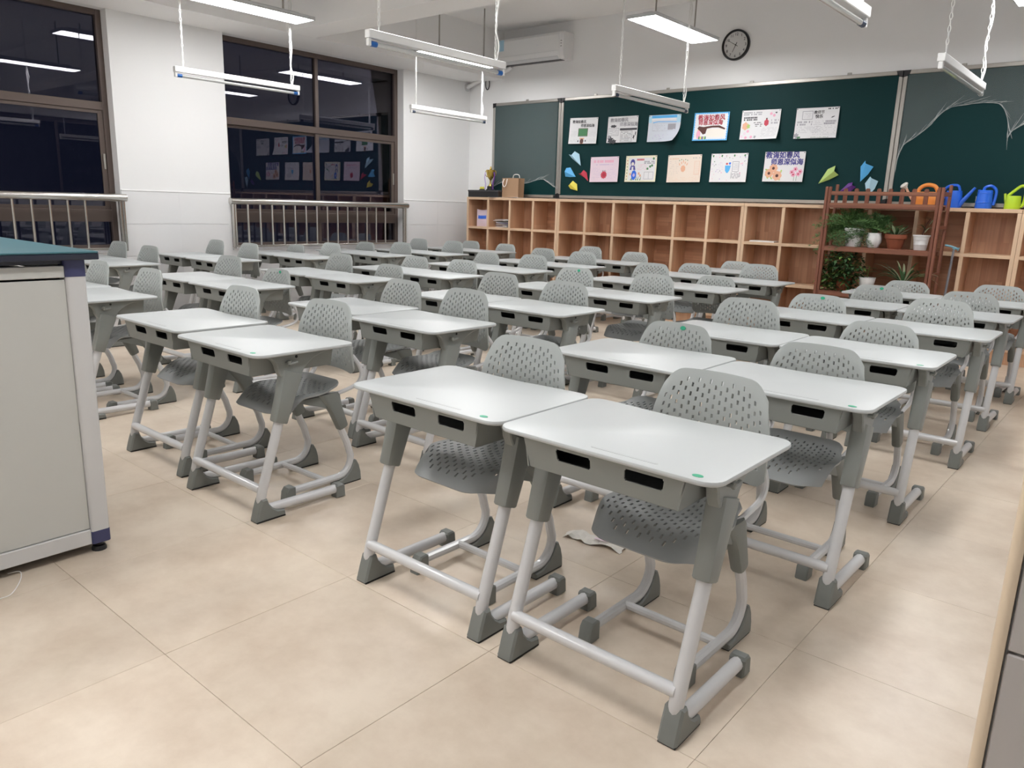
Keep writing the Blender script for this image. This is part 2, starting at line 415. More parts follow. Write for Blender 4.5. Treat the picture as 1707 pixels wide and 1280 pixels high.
def window(name, x, y0, y1, z0, z1, side, label, tz=(1.947, 2.02), bz=(.937, 1.052)):
    """brown aluminium frame: transom, mullion, sliding sashes and lower lights; panes are real glass"""
    w = tag(link(name, None), label, None, None, 'structure'); ym = (y0+y1)/2; fw = .05; d0, d1 = x-.04, x+.04
    f = MB()
    f.box(d0, d1, y0, y0+fw, z0, z1, .003); f.box(d0, d1, y1-fw, y1, z0, z1, .003)
    f.box(d0, d1, y0+fw, y1-fw, z1-fw, z1, .003); f.box(d0, d1, y0+fw, y1-fw, z0, z0+fw, .003)
    if tz: f.box(d0, d1, y0+fw, y1-fw, tz[0], tz[1], .003); f.box(d0+.01, d1-.01, ym-.022, ym+.022, tz[1], z1-fw, .003)
    if bz: f.box(d0, d1+.015*side, y0+fw, y1-fw, bz[0], bz[1], .003)
    f.build('frame', 'alu', w)
    def pane(a, b, c, e, xo=0):
        g = MB(); g.box(x+xo-.003, x+xo+.003, a, b, c, e); g.build('pane', 'glass', w, flat=True)
    if tz:
        pane(y0+fw, ym-.022, tz[1], z1-fw); pane(ym+.022, y1-fw, tz[1], z1-fw)
    sz0 = bz[1] if bz else z0+fw; sz1 = tz[0] if tz else z1-fw; sf = .045
    for k, (a, b) in enumerate(((y0+fw, ym+.03), (ym-.03, y1-fw))):
        xo = (.014 if k else -.014)*side
        s_ = MB()
        s_.box(x+xo-.012, x+xo+.012, a, a+sf, sz0, sz1, .002); s_.box(x+xo-.012, x+xo+.012, b-sf, b, sz0, sz1, .002)
        s_.box(x+xo-.012, x+xo+.012, a+sf, b-sf, sz0, sz0+.03, .002); s_.box(x+xo-.012, x+xo+.012, a+sf, b-sf, sz1-.03, sz1, .002)
        s_.build('sash', 'alu', w); pane(a+sf, b-sf, sz0+.03, sz1-.03, xo)
    h = MB(); h.box(x+side*.03, x+side*.042, y1-fw-.03, y1-fw-.012, 1.42, 1.56, .003); h.build('latch', 'galu', w)
    if bz:
        h = MB(); h.box(d0+.01, d1-.01, ym-.02, ym+.02, z0+fw, bz[0], .002); h.build('lower_mullion', 'alu', w)
        pane(y0+fw, ym-.02, z0+fw, bz[0]); pane(ym+.02, y1-fw, z0+fw, bz[0])
    return w
window('window_1', -7.79, WIN[0][0], WIN[0][1], SILL+.02, HEAD, 1, 'brown framed dark window partly hidden behind the podium')
window('window_2', -7.79, WIN[1][0], WIN[1][1], SILL+.02, HEAD, 1, 'brown framed dark window nearer the rear wall')
window('window_3', .06, 4.4, 6.8, 1.1, 2.5, -1, 'dark corridor window in the right wall', None, None)
# railings across the windows
def railing(y0, y1, label):
    t = thing('railing', label, 'railing', (-7.60, (y0+y1)/2, SILL+.02), 0, 'steel window railings'); h = (y1-y0)/2; z = .6705
    b = MB(); b.tube([(0, -h-.03, 1.163-z), (0, h+.03, 1.163-z)], .036, 14); b.build('handrail', 'steel', t)
    b = MB(); b.box(-.012, .012, -h+.02, h-.02, .012, .032, .003); b.build('bottom_rail', 'steel', t)
    n = 15; pr = None
    for k in range(n):
        y = -h+.026+.1463*k
        if pr is None:
            b = MB(); b.tube([(0, 0, .032), (0, 0, 1.135-z)], .0125, 8); pr = b.build('baluster', 'steel', t)
        else: pr = link('baluster', pr.data, t)
        pr.location.y = y
    for y in (-h-.0, h-.03, h+.0):
        b = MB(); b.tube([(0, y, 0), (0, y, 1.135-z)], .016, 8); b.build('post', 'steel', t)
    return t
railing(WIN[0][0], WIN[0][1], 'stainless steel window railing rising behind the teal podium top')
railing(WIN[1][0], WIN[1][1], 'stainless steel railing across the window nearer the cubbies')
# ------------------------------------------------------------------ rear cubby units
FY, BY = 7.65, 7.95
zt = [.125, .5085, .907, 1.288]     # centres of the four horizontal boards
def cubby(xs, label):
    t = thing('cubby_shelf', label, 'shelf', ((xs[0]+xs[-1])/2, FY, 0), 0, 'rear cubby shelves'); ox = t.location.x
    X = [x-ox for x in xs]; hw = .0155
    D = BY-FY
    for k, z in enumerate(zt):
        b = MB(); b.box(X[0]+.0, X[-1]-.0, .0, D-.012, z-.016, z+.016, .002) if k == 3 else b.box(X[0]+hw, X[-1]-hw, .003, D-.012, z-.0145, z+.0145, .0015)
        b.build('top_board' if k == 3 else 'shelf_board', 'edge', t)
    for k, x in enumerate(X):
        b = MB(); e = k in (0, len(X)-1); a = x+(0 if k == 0 else -2*hw if e else -hw); w = 2*hw
        for z0, z1 in (((0, zt[3]-.0165),) if e else tuple((zt[i]+.0147, zt[i+1]-.0147-(.0015 if i == 2 else 0)) for i in range(3))):
            b.cur = 0; b.box(a, a+w, .002 if e else .004, .016, z0, z1, .001)
            b.cur = 1; b.box(a, a+w, .016, D-.012, z0, z1)
        b.build('side_panel' if e else 'divider', ['edgeZ', 'sideZ'], t)
    for k in range(len(X)-1):
        b = MB(); b.box(X[k], X[k+1]-.0003, D-.0115, D-.0005, .0, zt[3]-.017); b.build('back_panel', 'backX' if (k*7+len(X)) % 5 in (0, 1, 3) else 'backZ', t)
    b = MB(); b.box(X[0]+2*hw, X[-1]-2*hw, .02, .035, 0, zt[0]-.015); b.build('plinth', 'sideZ', t)
    return t
cubby([-7.335, -6.954, -6.577, -6.19, -5.801], 'pale wooden cubby shelf in the far corner with trophy and bag on top')
cubby([-5.799, -5.389, -4.993, -4.594, -4.202, -3.804, -3.404], 'long empty wooden cubby shelf in the middle of the rear wall')
cubby([-3.402, -2.99, -2.585, -2.18, -1.78, -1.379, -.986], 'wooden cubby shelf standing behind the dark plant rack')
cubby([-.984, -.59, -.2], 'wooden cubby shelf beside the green watering can at the frame edge')
ST = zt[3]+.016
# ------------------------------------------------------------------ chalkboards
def board(x0, x1, label):
    z0, z1 = 1.318, 2.52; y1 = 7.9985; y0 = 7.965; fw = .036
    t = thing('chalkboard', label, 'chalkboard', ((x0+x1)/2, y1, z0), 0, 'rear wall chalkboards'); h = (x1-x0)/2; H = z1-z0; yy = y0-y1
    b = MB(); b.box(-h+fw*.6, h-fw*.6, yy+.012, 0, fw*.6, H-fw*.6); b.build('panel', 'board', t, flat=True)
    for nm, a in (('top_rail', (-h+.05, h-.05, H-fw, H)), ('bottom_rail', (-h+.05, h-.05, 0, fw))):
        b = MB(); b.box(a[0], a[1], yy-(.03 if nm[0] == 'b' else 0), 0, a[2], a[3], .004); b.build(nm, 'galu', t)
    for x in (-h, h-fw):
        b = MB(); b.box(x, x+fw, yy, 0, .05, H-.05, .004); b.build('side_rail', 'galu', t)
    for sx in (-1, 1):
        for zc in (0, 1):
            pl = [(0, 0), (.06, 0), (.05, .03), (.036, .036), (.03, .05), (0, .06)]
            pl = [((-h+p[0]) if sx < 0 else (h-p[0]), (H-p[1]) if zc else p[1]) for p in pl]
            b = MB(); b.prism(pl, 'y', yy-.004, 0, .002); b.build('corner_cap', 'black', t)
    n = max(1, round((x1-x0)/.9))
    for k in range(n):
        b = MB(); x = -h+(k+.5)*(x1-x0)/n; b.box(x-.02, x+.02, -.012, 0, H, H+.022, .003); b.build('clip', 'galu', t)
    return t
board(-7.185, -6.052, 'narrow dark green chalkboard panel above the trophy in the corner')
board(-6.048, -2.137, 'wide green chalkboard covered with pinned drawings')
board(-2.133, -.22, 'green chalkboard with torn protective film above the watering cans')
# torn protective film, standing off the board by a few millimetres
def film(base, pts_edge, top_z, label):
    t = thing('protective_film', label, 'film', (base[0], 7.972, top_z), 0, 'torn protective films')
    b = MB(); n = len(pts_edge); v = []
    for x, z in pts_edge: v += [(x-base[0], -.004, 0), (x-base[0], -.004-.010*random.random(), z-top_z)]
    b.add(v, [(2*i, 2*i+1, 2*i+3, 2*i+2) for i in range(n-1)]); o = b.build('film_sheet', 'film', t)
    b = MB()
    P = bez([(x-base[0], -.014-.012*random.random(), z-top_z) for x, z in pts_edge], 4)
    b.tube(P, [.0015+.0035*random.random() for _ in P], 5)
    for k in range(len(pts_edge)*3):
        i = random.randrange(len(pts_edge)-1); f_ = random.random(); x = pts_edge[i][0]*(1-f_)+pts_edge[i+1][0]*f_-base[0]; z = pts_edge[i][1]*(1-f_)+pts_edge[i+1][1]*f_-top_z
        dx, dz = pts_edge[i+1][0]-pts_edge[i][0], pts_edge[i+1][1]-pts_edge[i][1]; l = math.hypot(dx, dz); s_ = random.uniform(.04, .16); w = random.uniform(.01, .05)
        b.tube([(x, -.016, z+.01), (x+dx/l*s_/2, -.018, z+dz/l*s_/2+w*.6), (x+dx/l*s_, -.012, z+dz/l*s_+w)], [.001, .0022, .0008], 4)
    b.build('film_crease', 'crease', t)
film((-1.7, 0), [(-2.09, 1.62), (-2.085, 1.74), (-2.05, 1.86), (-1.98, 1.915), (-1.91, 1.97), (-1.84, 2.04), (-1.78, 2.12), (-1.70, 2.175), (-1.60, 2.19), (-1.48, 2.20), (-1.38, 2.195), (-1.32, 2.175), (-1.27, 2.10), (-1.24, 2.00), (-1.232, 1.90), (-1.20, 1.96), (-1.1, 2.02), (-.95, 2.03), (-.8, 1.95), (-.6, 1.9), (-.28, 1.86)], 2.48, 'torn clear film hanging from the chalkboard above the watering cans')
film((-6.6, 0), [(-7.14, 1.45), (-7.0, 1.50), (-6.85, 1.53), (-6.7, 1.50), (-6.55, 1.50), (-6.42, 1.53), (-6.3, 1.55), (-6.22, 1.52), (-6.1, 1.45)], 2.48, 'clear film with wavy torn edge on the narrow corner chalkboard')
# ------------------------------------------------------------------ podium
def podium():
    t = thing('podium', 'grey metal teacher podium with teal top and blue corner blocks', 'podium', (-2.62, .985, 0))
    L_, D_ = 1.28, .80
    top = 1.02
    b = MB(); b.box(-L_-.03, .03, -D_-.03, .032, top-.006, top, .002); b.build('top_surface', 'ptop', t)
    b = MB(); b.box(-L_-.03, .03, -D_-.03, .032, top-.026, top-.0065, .002); b.build('top_edge', 'pedge', t)
    b = MB(); b.box(-L_+.02, -.02, -D_+.02, -.02, top-.04, top-.0265); b.build('neck', 'pedge', t)
    for sx in (0, 1):
        for sy in (0, 1):
            x0 = -L_ if sx else -.06; y0 = -D_ if sy else -.06; pr = rrect(x0, x0+.06, y0, y0+.06, .008, 3)
            b = MB(); b.prism(pr, 'z', .0785, .940); b.build('post', 'pwhite', t)
            pr2 = rrect(x0-.001, x0+.061, y0-.001, y0+.061, .009, 3)
            b = MB(); b.prism(pr2, 'z', .940, top-.0268); b.build('corner_block', 'pblue', t)
            b = MB(); b.prism(pr2, 'z', .033, .0785, .002); b.build('corner_block', 'pblue', t)
            b = MB(); b.lathe([(.012, .033), (.012, .018), (.020, .016), (.024, .008), (.024, 0)][::-1], (x0+.03, y0+.03, 0), 14); b.build('levelling_foot', 'black', t)
    # end panel facing the room, upper fascia, bottom rail on both visible sides
    for nm, z0, z1, off, m_ in (('fascia', .938, top-.045, .006, 'pgrey'), ('side_panel', .0895, .931, .009, 'pgrey'), ('bottom_rail', .036, .088, .002, 'pwhite')):
        b = MB(); b.box(-.03, -off, -D_+.0605, -.0605, z0, z1, .002); b.build(nm, m_, t)
        b = MB(); b.box(-L_+.0605, -.0605, -.03, -off, z0, z1, .002); b.build(nm, m_, t)
        b = MB(); b.box(-L_+off, -L_+.03, -D_+.0605, -.0605, z0, z1, .002); b.build(nm, m_, t)
    b = MB(); b.box(-L_+.05, -.031, -D_+.05, -.031, .10, .93); b.build('cabinet', 'dark', t)
podium()
# ------------------------------------------------------------------ pupil's desk
def make_desk():
    t = thing('student_desk', 'desk', 'desk')
    # table top: rounded outline, shallow belly cut at the pupil's side
    o = rrect(-.308, .308, -.2225, .2225, .045, 5)
    o2 = []
    for i, p in enumerate(o):
        o2.append(p)
        if i == 11:                                      # between the two rear corners
            for k in range(1, 12):
                u = k/12; x = .263-.526*u; o2.append((x, .2225-.016*sin(pi*u)**2))
    b = MB(); rings = [(inset(o2, .008), .6365), (inset(o2, .002), .638), (o2, .6415), (o2, .6455), (inset(o2, .0015), .649), (inset(o2, .005), .65)]
    v = [(p[0], p[1], z) for pl, z in rings for p in pl]; n = len(o2); f = []
    for k in range(len(rings)-1):
        for i in range(n): j = (i+1) % n; f.append((k*n+i, k*n+j, (k+1)*n+j, (k+1)*n+i))
    f += [tuple(range(n))[::-1], tuple(range(5*n, 6*n))]
    b.add(v, f); b.build('tabletop', 'top', t, 50)
    b = MB(); b.prism(rrect(-.03, .15, -.195, -.187, .004, 3), 'z', .6498, .6505); b.build('pen_groove', 'groove', t)
    # drawer box with two real openings in its front
    us = [-.225, -.126, -.123, -.026, -.023, .074, .077, .175, .178, .225]; vs = [0, .47, .52, .81, .86, 1]
    b = MB(); zf = lambda v: .558+.0775*v
    def hole(i, j): 
        return (1 <= i <= 3 or 5 <= i <= 7) and 1 <= j <= 3 and not ((i in (1, 3, 5, 7)) and j in (1, 3))
    b.sheet(us, vs, lambda u, v: (u*(.93+.07*v), -.205+.012*(1-v), zf(v)), .004, hole)
    b.box(-.2105, .2105, -.190, .165, .5545, .5585)
    for s in (-1, 1): b.prism([(s*.2095, .5586), (s*.2135, .5586), (s*.2275, .636), (s*.2235, .636)], 'y', -.200, .165)
    b.box(-.210, .210, .125, .129, .5587, .636)
    b.build('drawer_box', 'body', t)
    for s in (-1, 1):
        x = s*.248
        # plastic bracket: sleeve round the leg that spreads into a gusset under the top
        b = MB()
        dv = Vector((0, .09, .28)).normalized(); pv = Vector((0, dv.z, -dv.y))
        A = Vector((x, -.107, .372)); hx = Vector((1, 0, 0))
        b.loft([(A, hx*.0235, pv*.028), (A+dv*.004, hx*.026, pv*.031), (A+dv*.10, hx*.0275, pv*.037), (A+dv*.175, hx*.0285, pv*.045), (A+dv*.20, hx*.0275, pv*.046)], 12, .55)
        arc = lambda cx, cz, rx, rz, a0, a1: [(cx+rx*cos(R(a0+(a1-a0)*k/7)), cz+rz*sin(R(a0+(a1-a0)*k/7))) for k in range(8)]
        rear = arc(.150, .525, .160, .1025, 180, 90); fr = arc(-.165, .575, .055, .0525, 90, 0)
        b.prism([(.150, .6363), (-.148, .6363)]+fr+[(-.085, .53), (-.02, .53)]+[p for p in rear], 'x', x-.017, x+.017, .004)
        b.build('leg_bracket', 'body', t)
        b = MB()
        pts = [(x, -.080, .46), (x, -.107, .37), (x, -.188, .118), (x, -.1955, .085), (x, -.192, .062), (x, -.178, .046), (x, -.158, .040), (x, .06, .037), (x, .158, .036)]
        b.tube(pts, [.0185]*9, 12); b.build('leg', 'tube', t)
        b = MB(); b.prism([(-.231, .004), (-.2295, .014), (-.219, .050), (-.209, .080), (-.205, .089), (-.182, .089), (-.174, .066), (-.160, .048), (-.140, .033), (-.108, .027), (-.104, .004)], 'x', x-.0255, x+.0255, .006)
        b.build('foot', 'rubber', t)
        b = MB(); b.prism([(-.229, 0), (-.229, .0045), (-.106, .0045), (-.106, 0)], 'x', x-.023, x+.023); b.build('sole', 'sole', t)
        b = MB(); b.prism([(.140, 0), (.140, .050), (.148, .057), (.172, .057), (.181, .048), (.184, 0)], 'x', x-.023, x+.023, .005); b.build('end_cap', 'rubber', t)
        b = MB(); b.tube([(x+s*.012, -.072, .602), (x+s*.033, -.072, .602), (x+s*.036, -.072, .612)], .0065, 8); b.tube([(x+s*.031, -.072, .598), (x+s*.031, -.035, .602)], .006, 8)
        b.build('bag_hook', 'body', t)
        b = MB(); b.lathe([(.006, 0), (.006, .0012)], (x+s*.0165 if s > 0 else x-.0177, -.03, .620), 10, 'x'); b.build('screw', 'black', t)
    b = MB(); b.tube([(-.245, -.193, .122), (.245, -.193, .122)], .0165, 12); b.build('crossbar', 'tube', t)
    return t
def make_chair():
    t = thing('student_chair', 'chair', 'chair')
    n = 17; pw = .0193
    us = [-.1825, -.175, -.164]
    for k in range(n): x = (k-(n-1)/2)*pw; us += [x-.0033, x+.0033]
    us += [.164, .175, .1825]; us = [u/.1825 for u in us]
    def col(i): return (i-3)//2 if 3 <= i < 3+2*n and (i-3) % 2 == 0 else -1
    # back rest
    rows, ph = 9, .0283; h = .305; v0 = .026
    vs = [0, .010, .022]
    for r in range(rows):
        z = v0+r*ph; vs += [z, z+.0130, z+.0148, z+.0278]
    vs = vs+[.285, .293, .300, .305]; nb = 3
    def hb(i, j):
        c = col(i); 
        if c < 0 or j < nb or j >= nb+4*rows: return False
        k = (j-nb) % 4; r = (j-nb)//4
        if (c % 2 == 0 and k != 0) or (c % 2 and k != 2): return False
        e = abs(c-(n-1)/2)
        if r == 0 and e > 6 or r == rows-1 and (e > 6 or (k == 2 and e > 5)): return False
        return True
    def fb(u, v):
        q = v/h
        hw = .177+.006*sin(min(1, q/.5)*pi/2) if q < .5 else .183-.025*((q-.5)/.5)**1.5
        a = abs(u); top = h-.048*max(0, (a-.60)/.40)**2.5-.007*a*a; bot = .012*(1-a*a)+.030*max(0, (a-.75)/.25)**2.4
        z = .452+bot+(top-bot)*q
        y = .222-.040*sin(pi*min(1, q*1.02)*.5)+.022*max(0, q-.55)+.030*q*q-.030*u*u*(1-.3*q)
        return (u*hw, y, z)
    b = MB(); b.sheet(us, vs, fb, .0075, hb); b.build('backrest', 'chair', t, 40)
    # seat
    rows, pv = 9, .0315; L_ = .36; v0 = .030
    vs = [0, .008, .018]
    for r in range(rows):
        y = v0+r*pv; vs += [y, y+.0145, y+.0160, y+.0305]
    vs += [.326, .340, .352, .36]; nb = 3
    def hs(i, j):
        c = col(i)
        if c < 0 or j < nb or j >= nb+4*rows: return False
        k = (j-nb) % 4; r = (j-nb)//4
        if (c % 2 == 0 and k != 0) or (c % 2 and k != 2): return False
        return not (abs(c-8) > 6 and r in (0, 8)) and not (abs(c-8) > 5 and r == 0)
    def fs(u, v):
        q = v/L_; hw = .166+.020*sin(pi*min(1, q*1.15))-.016*q*q; a = abs(u)
        f0 = .072*max(0, (a-.45)/.55)**2.6; y = -.195+f0+(L_-f0-.045*max(0, (a-.5)/.5)**2.4)*q
        z = .408-.060*max(0, (.32-q)/.32)**1.8+.016*max(0, (q-.65)/.35)**2-.012*(1-u*u)*sin(pi*q)-.006*max(0, (a-.85)/.15)
        return (u*hw, y, z)
    b = MB(); b.sheet(us, vs, fs, .008, hs); b.build('seat', 'seat', t, 40)
    for s in (-1, 1):
        x = s*.152
        b = MB(); b.tube(bez([(s*.120, .02, .386), (s*.150, .10, .384), (s*.152, .17, .392), (s*.158, .225, .412), (s*.160, .246, .450), (s*.156, .236, .492), (s*.146, .208, .535)], 4), .0095, 8); b.build('back_tube', 'tube', t)
        b = MB(); hx = Vector((1, 0, 0))
        d = Vector((0, .067, -.165)).normalized(); pv_ = Vector((0, d.z, -d.y)); A = Vector((x, .078, .392))
        b.loft([(A+Vector((0, -.01, 0)), hx*.017, Vector((0, -.052, 0))), (A+d*.03, hx*.019, pv_*.042), (A+d*.08, hx*.021, pv_*.031), (A+d*.165, hx*.0205, pv_*.0255), (A+d*.172, hx*.0185, pv_*.0235)], 12, .6)
        b.prism([(-.075, .386), (-.075, .376), (-.03, .360), (.02, .345), (.06, .33), (.09, .388)], 'x', x-.008, x+.008, .002)
        b.build('leg_bracket', 'sleeve', t)
        b = MB()
        P = [(x, .095, .35), (x, .142, .235), (x, .165, .185)]+[(x, .110+.0745*cos(R(a)), .112+.0745*sin(R(a))) for a in (28, 8, -12, -32, -52, -70, -85)]+[(x, .02, .0375), (x, -.125, .0375)]
        b.tube(P, .0155, 10); b.build('leg', 'tube', t)
        b = MB(); b.prism([(.086, .004), (.086, .021), (.120, .024), (.150, .038), (.172, .060), (.186, .088), (.190, .100), (.203, .098), (.217, .072), (.226, .040), (.228, .004)], 'x', x-.0195, x+.0195, .004)
        b.build('foot', 'rubber', t)
        b = MB(); b.prism([(.088, 0), (.088, .0045), (.226, .0045), (.226, 0)], 'x', x-.017, x+.017); b.build('sole', 'sole', t)
        b = MB(); b.prism([(-.112, 0), (-.112, .056), (-.122, .062), (-.146, .060), (-.158, .044), (-.164, 0)], 'x', x-.0205, x+.0205, .004); b.build('end_cap', 'rubber', t)
    b = MB(); b.tube([(-.150, .045, .040), (.150, .045, .040)], .0125, 10); b.build('crossbar', 'tube', t)
    return t
ROW = [  # column, row, half, desk x, desk y, chair dx, chair dy, chair height change
(1,1,'L',-1.561,1.653,-0.017,0.090,0.018),(1,1,'R',-0.938,1.641,0.015,0.150,0.000),(1,2,'L',-1.516,2.592,-0.014,0.090,-0.015),(1,2,'R',-0.892,2.540,-0.022,0.080,-0.016),
(1,3,'L',-1.535,3.440,-0.050,0.040,0.025),(1,3,'R',-0.913,3.427,-0.029,0.070,-0.021),(1,4,'L',-1.512,4.408,-0.055,0.030,-0.016),(1,4,'R',-0.888,4.398,-0.023,0.120,0.016),
(1,5,'L',-1.539,5.315,0.060,0.180,-0.015),(1,5,'R',-0.915,5.305,-0.004,0.120,-0.003),(1,6,'L',-1.539,6.230,0.021,0.120,-0.031),(1,6,'R',-0.915,6.220,0.013,0.120,-0.010),
(2,1,'L',-3.385,1.711,-0.018,0.070,0.022),(2,1,'R',-2.718,1.670,-0.004,0.120,0.024),(2,2,'L',-3.327,2.591,0.006,0.150,0.012),(2,2,'R',-2.699,2.517,-0.012,0.110,0.023),
(2,3,'L',-3.287,3.411,-0.002,0.140,0.019),(2,3,'R',-2.665,3.401,-0.024,0.060,0.018),(2,4,'L',-3.312,4.356,-0.016,0.090,0.013),(2,4,'R',-2.690,4.346,-0.000,0.140,0.015),
(2,5,'L',-3.276,5.322,0.005,0.140,0.016),(2,5,'R',-2.654,5.312,-0.005,0.080,-0.041),(2,6,'L',-3.271,6.241,-0.034,0.040,-0.021),(2,6,'R',-2.649,6.231,-0.046,0.060,0.017),
(2,7,'L',-3.280,7.130,-0.036,0.050,-0.030),
(3,1,'L',-5.162,1.755,-0.016,0.070,0.023),(3,1,'R',-4.540,1.745,0.003,0.110,0.022),(3,2,'L',-5.207,2.680,-0.004,0.070,0.026),(3,2,'R',-4.585,2.670,-0.003,0.060,-0.021),
(3,3,'L',-5.197,3.575,0.004,0.150,0.019),(3,3,'R',-4.575,3.565,0.007,0.150,-0.024),(3,4,'L',-5.072,4.347,-0.004,0.110,-0.015),(3,4,'R',-4.450,4.337,-0.007,0.080,-0.004),
(3,5,'L',-5.066,5.256,-0.003,0.130,-0.004),(3,5,'R',-4.444,5.246,-0.010,0.100,0.013),(3,6,'L',-5.103,6.149,0.005,0.150,0.016),(3,6,'R',-4.481,6.139,-0.022,0.060,0.017),
(3,7,'L',-5.122,7.050,0.012,0.150,0.017),(3,7,'R',-4.500,7.045,0.010,0.140,-0.010),
(4,2,'L',-7.208,2.742,-0.005,0.040,0.026),(4,2,'R',-6.586,2.732,-0.003,0.050,0.021),(4,3,'L',-7.200,3.672,-0.010,0.030,0.028),(4,3,'R',-6.578,3.662,-0.007,0.070,0.029),
(4,4,'L',-7.152,4.560,-0.006,0.060,-0.031),(4,4,'R',-6.530,4.550,-0.010,0.080,0.021),(4,5,'L',-7.112,5.460,-0.001,0.080,-0.013),(4,5,'R',-6.490,5.450,-0.011,0.100,0.014),
(4,6,'L',-6.991,6.189,-0.014,0.080,0.022),(4,6,'R',-6.369,6.179,-0.020,0.060,0.025),(4,7,'L',-7.030,7.060,0.010,0.150,-0.018),(4,7,'R',-6.408,7.060,0.013,0.130,-0.023)]
ORD = ['', 'front', 'second', 'third', 'fourth', 'fifth', 'sixth', 'rearmost']
COL = ['', 'column nearest the doorway', 'second column from the doorway', 'third column from the doorway', 'column along the windows']
HALF = {'R': 'aisle-side', 'L': 'inner'}
D0 = make_desk(); K0 = make_chair(); kids(None)
raise_parts = ('backrest', 'seat', 'back_tube', 'leg_bracket')
DST = {(1,1,'R'): .250, (1,1,'L'): .24, (1,2,'R'): .25, (2,1,'R'): .24, (1,3,'R'): .25}       # desks with a green sticker at the corner
CST = {(1,2,'L'), (1,4,'L'), (1,5,'L'), (3,2,'R'), (2,4,'L')}                                  # chairs with a green sticker on the back
stk = MB(); stk.prism([(.013*cos(2*pi*k/18), .009*sin(2*pi*k/18)) for k in range(18)], 'z', 0, .0007)
stm = None
first = True
for (c, r, s, x, y, dx, dy, dz) in ROW:
    dy = max(dy, .068); dx = max(-.04, min(.04, dx))
    half = {'R': 'right', 'L': 'left'}[s]
    d = D0 if first else copy_tree(D0)
    d.location = (x, y, 0); d.rotation_euler.z = R(random.uniform(-.5, .5)) if r > 1 else 0
    d['group'] = 'pupil desks in paired columns'
    ex = ' with green sticker' if (c, r, s) in DST else ''
    d['label'] = f"grey desk{ex}, {half} one of the {ORD[r]} pair, {COL[c]}" if (c, r) != (2, 7) else 'single grey desk at the far end of the second column from the doorway'
    k = K0 if first else copy_tree(K0)
    k.location = (x+dx, y+dy, 0); k.rotation_euler.z = R(random.uniform(-2.0, 2.0)) if abs(dx) < .04 else R(random.uniform(-1, 1))
    k['group'] = 'perforated chairs behind the pupil desks'
    ex = ' with green sticker' if (c, r, s) in CST else ''
    k['label'] = f"perforated chair{ex} behind {ORD[r]} {half} desk, {COL[c]}" if (c, r) != (2, 7) else 'perforated chair behind the single desk ending the second column from the doorway'
    first = False
    k['_dz'] = dz
    if (c, r, s) in DST:
        if stm is None: so = stk.build('sticker', 'green', d); stm = so.data
        else: so = link('sticker', stm, d)
        so.location = (DST[c, r, s], -.196, .6502)
        tag(so, 'green oval sticker')
    if (c, r, s) in CST:
        so = link('sticker', stm, k); so.location = (.02, .2085, .738+dz); so.rotation_euler = (R(78), 0, 0); tag(so, 'green round sticker')
bpy.context.view_layer.update()
for o in list(C.objects):
    if o.parent and '_dz' in o.parent and o.name.split('.')[0] in raise_parts: o.location.z += o.parent['_dz']
for o in list(C.objects):
    if '_dz' in o: del o['_dz']
# ------------------------------------------------------------------ hanging lamps
def led(x, y, label, z=2.80):
    t = thing('panel_lamp', label, 'lamp', (x, y, z), 0, 'lit ceiling panel lamps'); w, l = .15, .6
    b = MB(); b.box(-w, w, -l, l, .012, .030, .004); b.box(-.05, .05, -l+.1, l-.1, .030, .062, .006); b.build('housing', 'lampbody', t)
    b = MB()
    for a in ((-w, -w+.012, -l, l), (w-.012, w, -l, l), (-w+.012, w-.012, -l, -l+.012), (-w+.012, w-.012, l-.012, l)): b.box(a[0], a[1], a[2], a[3], 0, .012, .001)
    b.build('frame', 'lampbody', t)
    b = MB(); b.box(-w+.0122, w-.0122, -l+.0122, l-.0122, .002, .0115); b.build('diffuser', 'lamp', t, flat=True)
    for yy in (-.36, .36):
        b = MB(); b.tube([(0, yy, .06), (0, yy, ZC-z)], .008, 6); b.build('rod', 'galu', t)
for x, w1, z, g in ((-6.47, 'over the window-side column', 2.80, 0), (-3.79, 'over the middle of the room', 2.81, .03), (-1.0, 'over the doorway-side column', 2.72, -.3)):
    for y, w2 in ((.95, 'near the podium end'), (3.95, 'in the middle row'), (6.63, 'nearest the rear wall')):
        led(x, y+g, f'bright white panel lamp {w1}, {w2}', z)
led(-3.0, -.75, 'added unseen panel lamp near the front wall, brightening the near floor')  # extra unseen lamp, added to lift the near floor, jamb and desk fronts
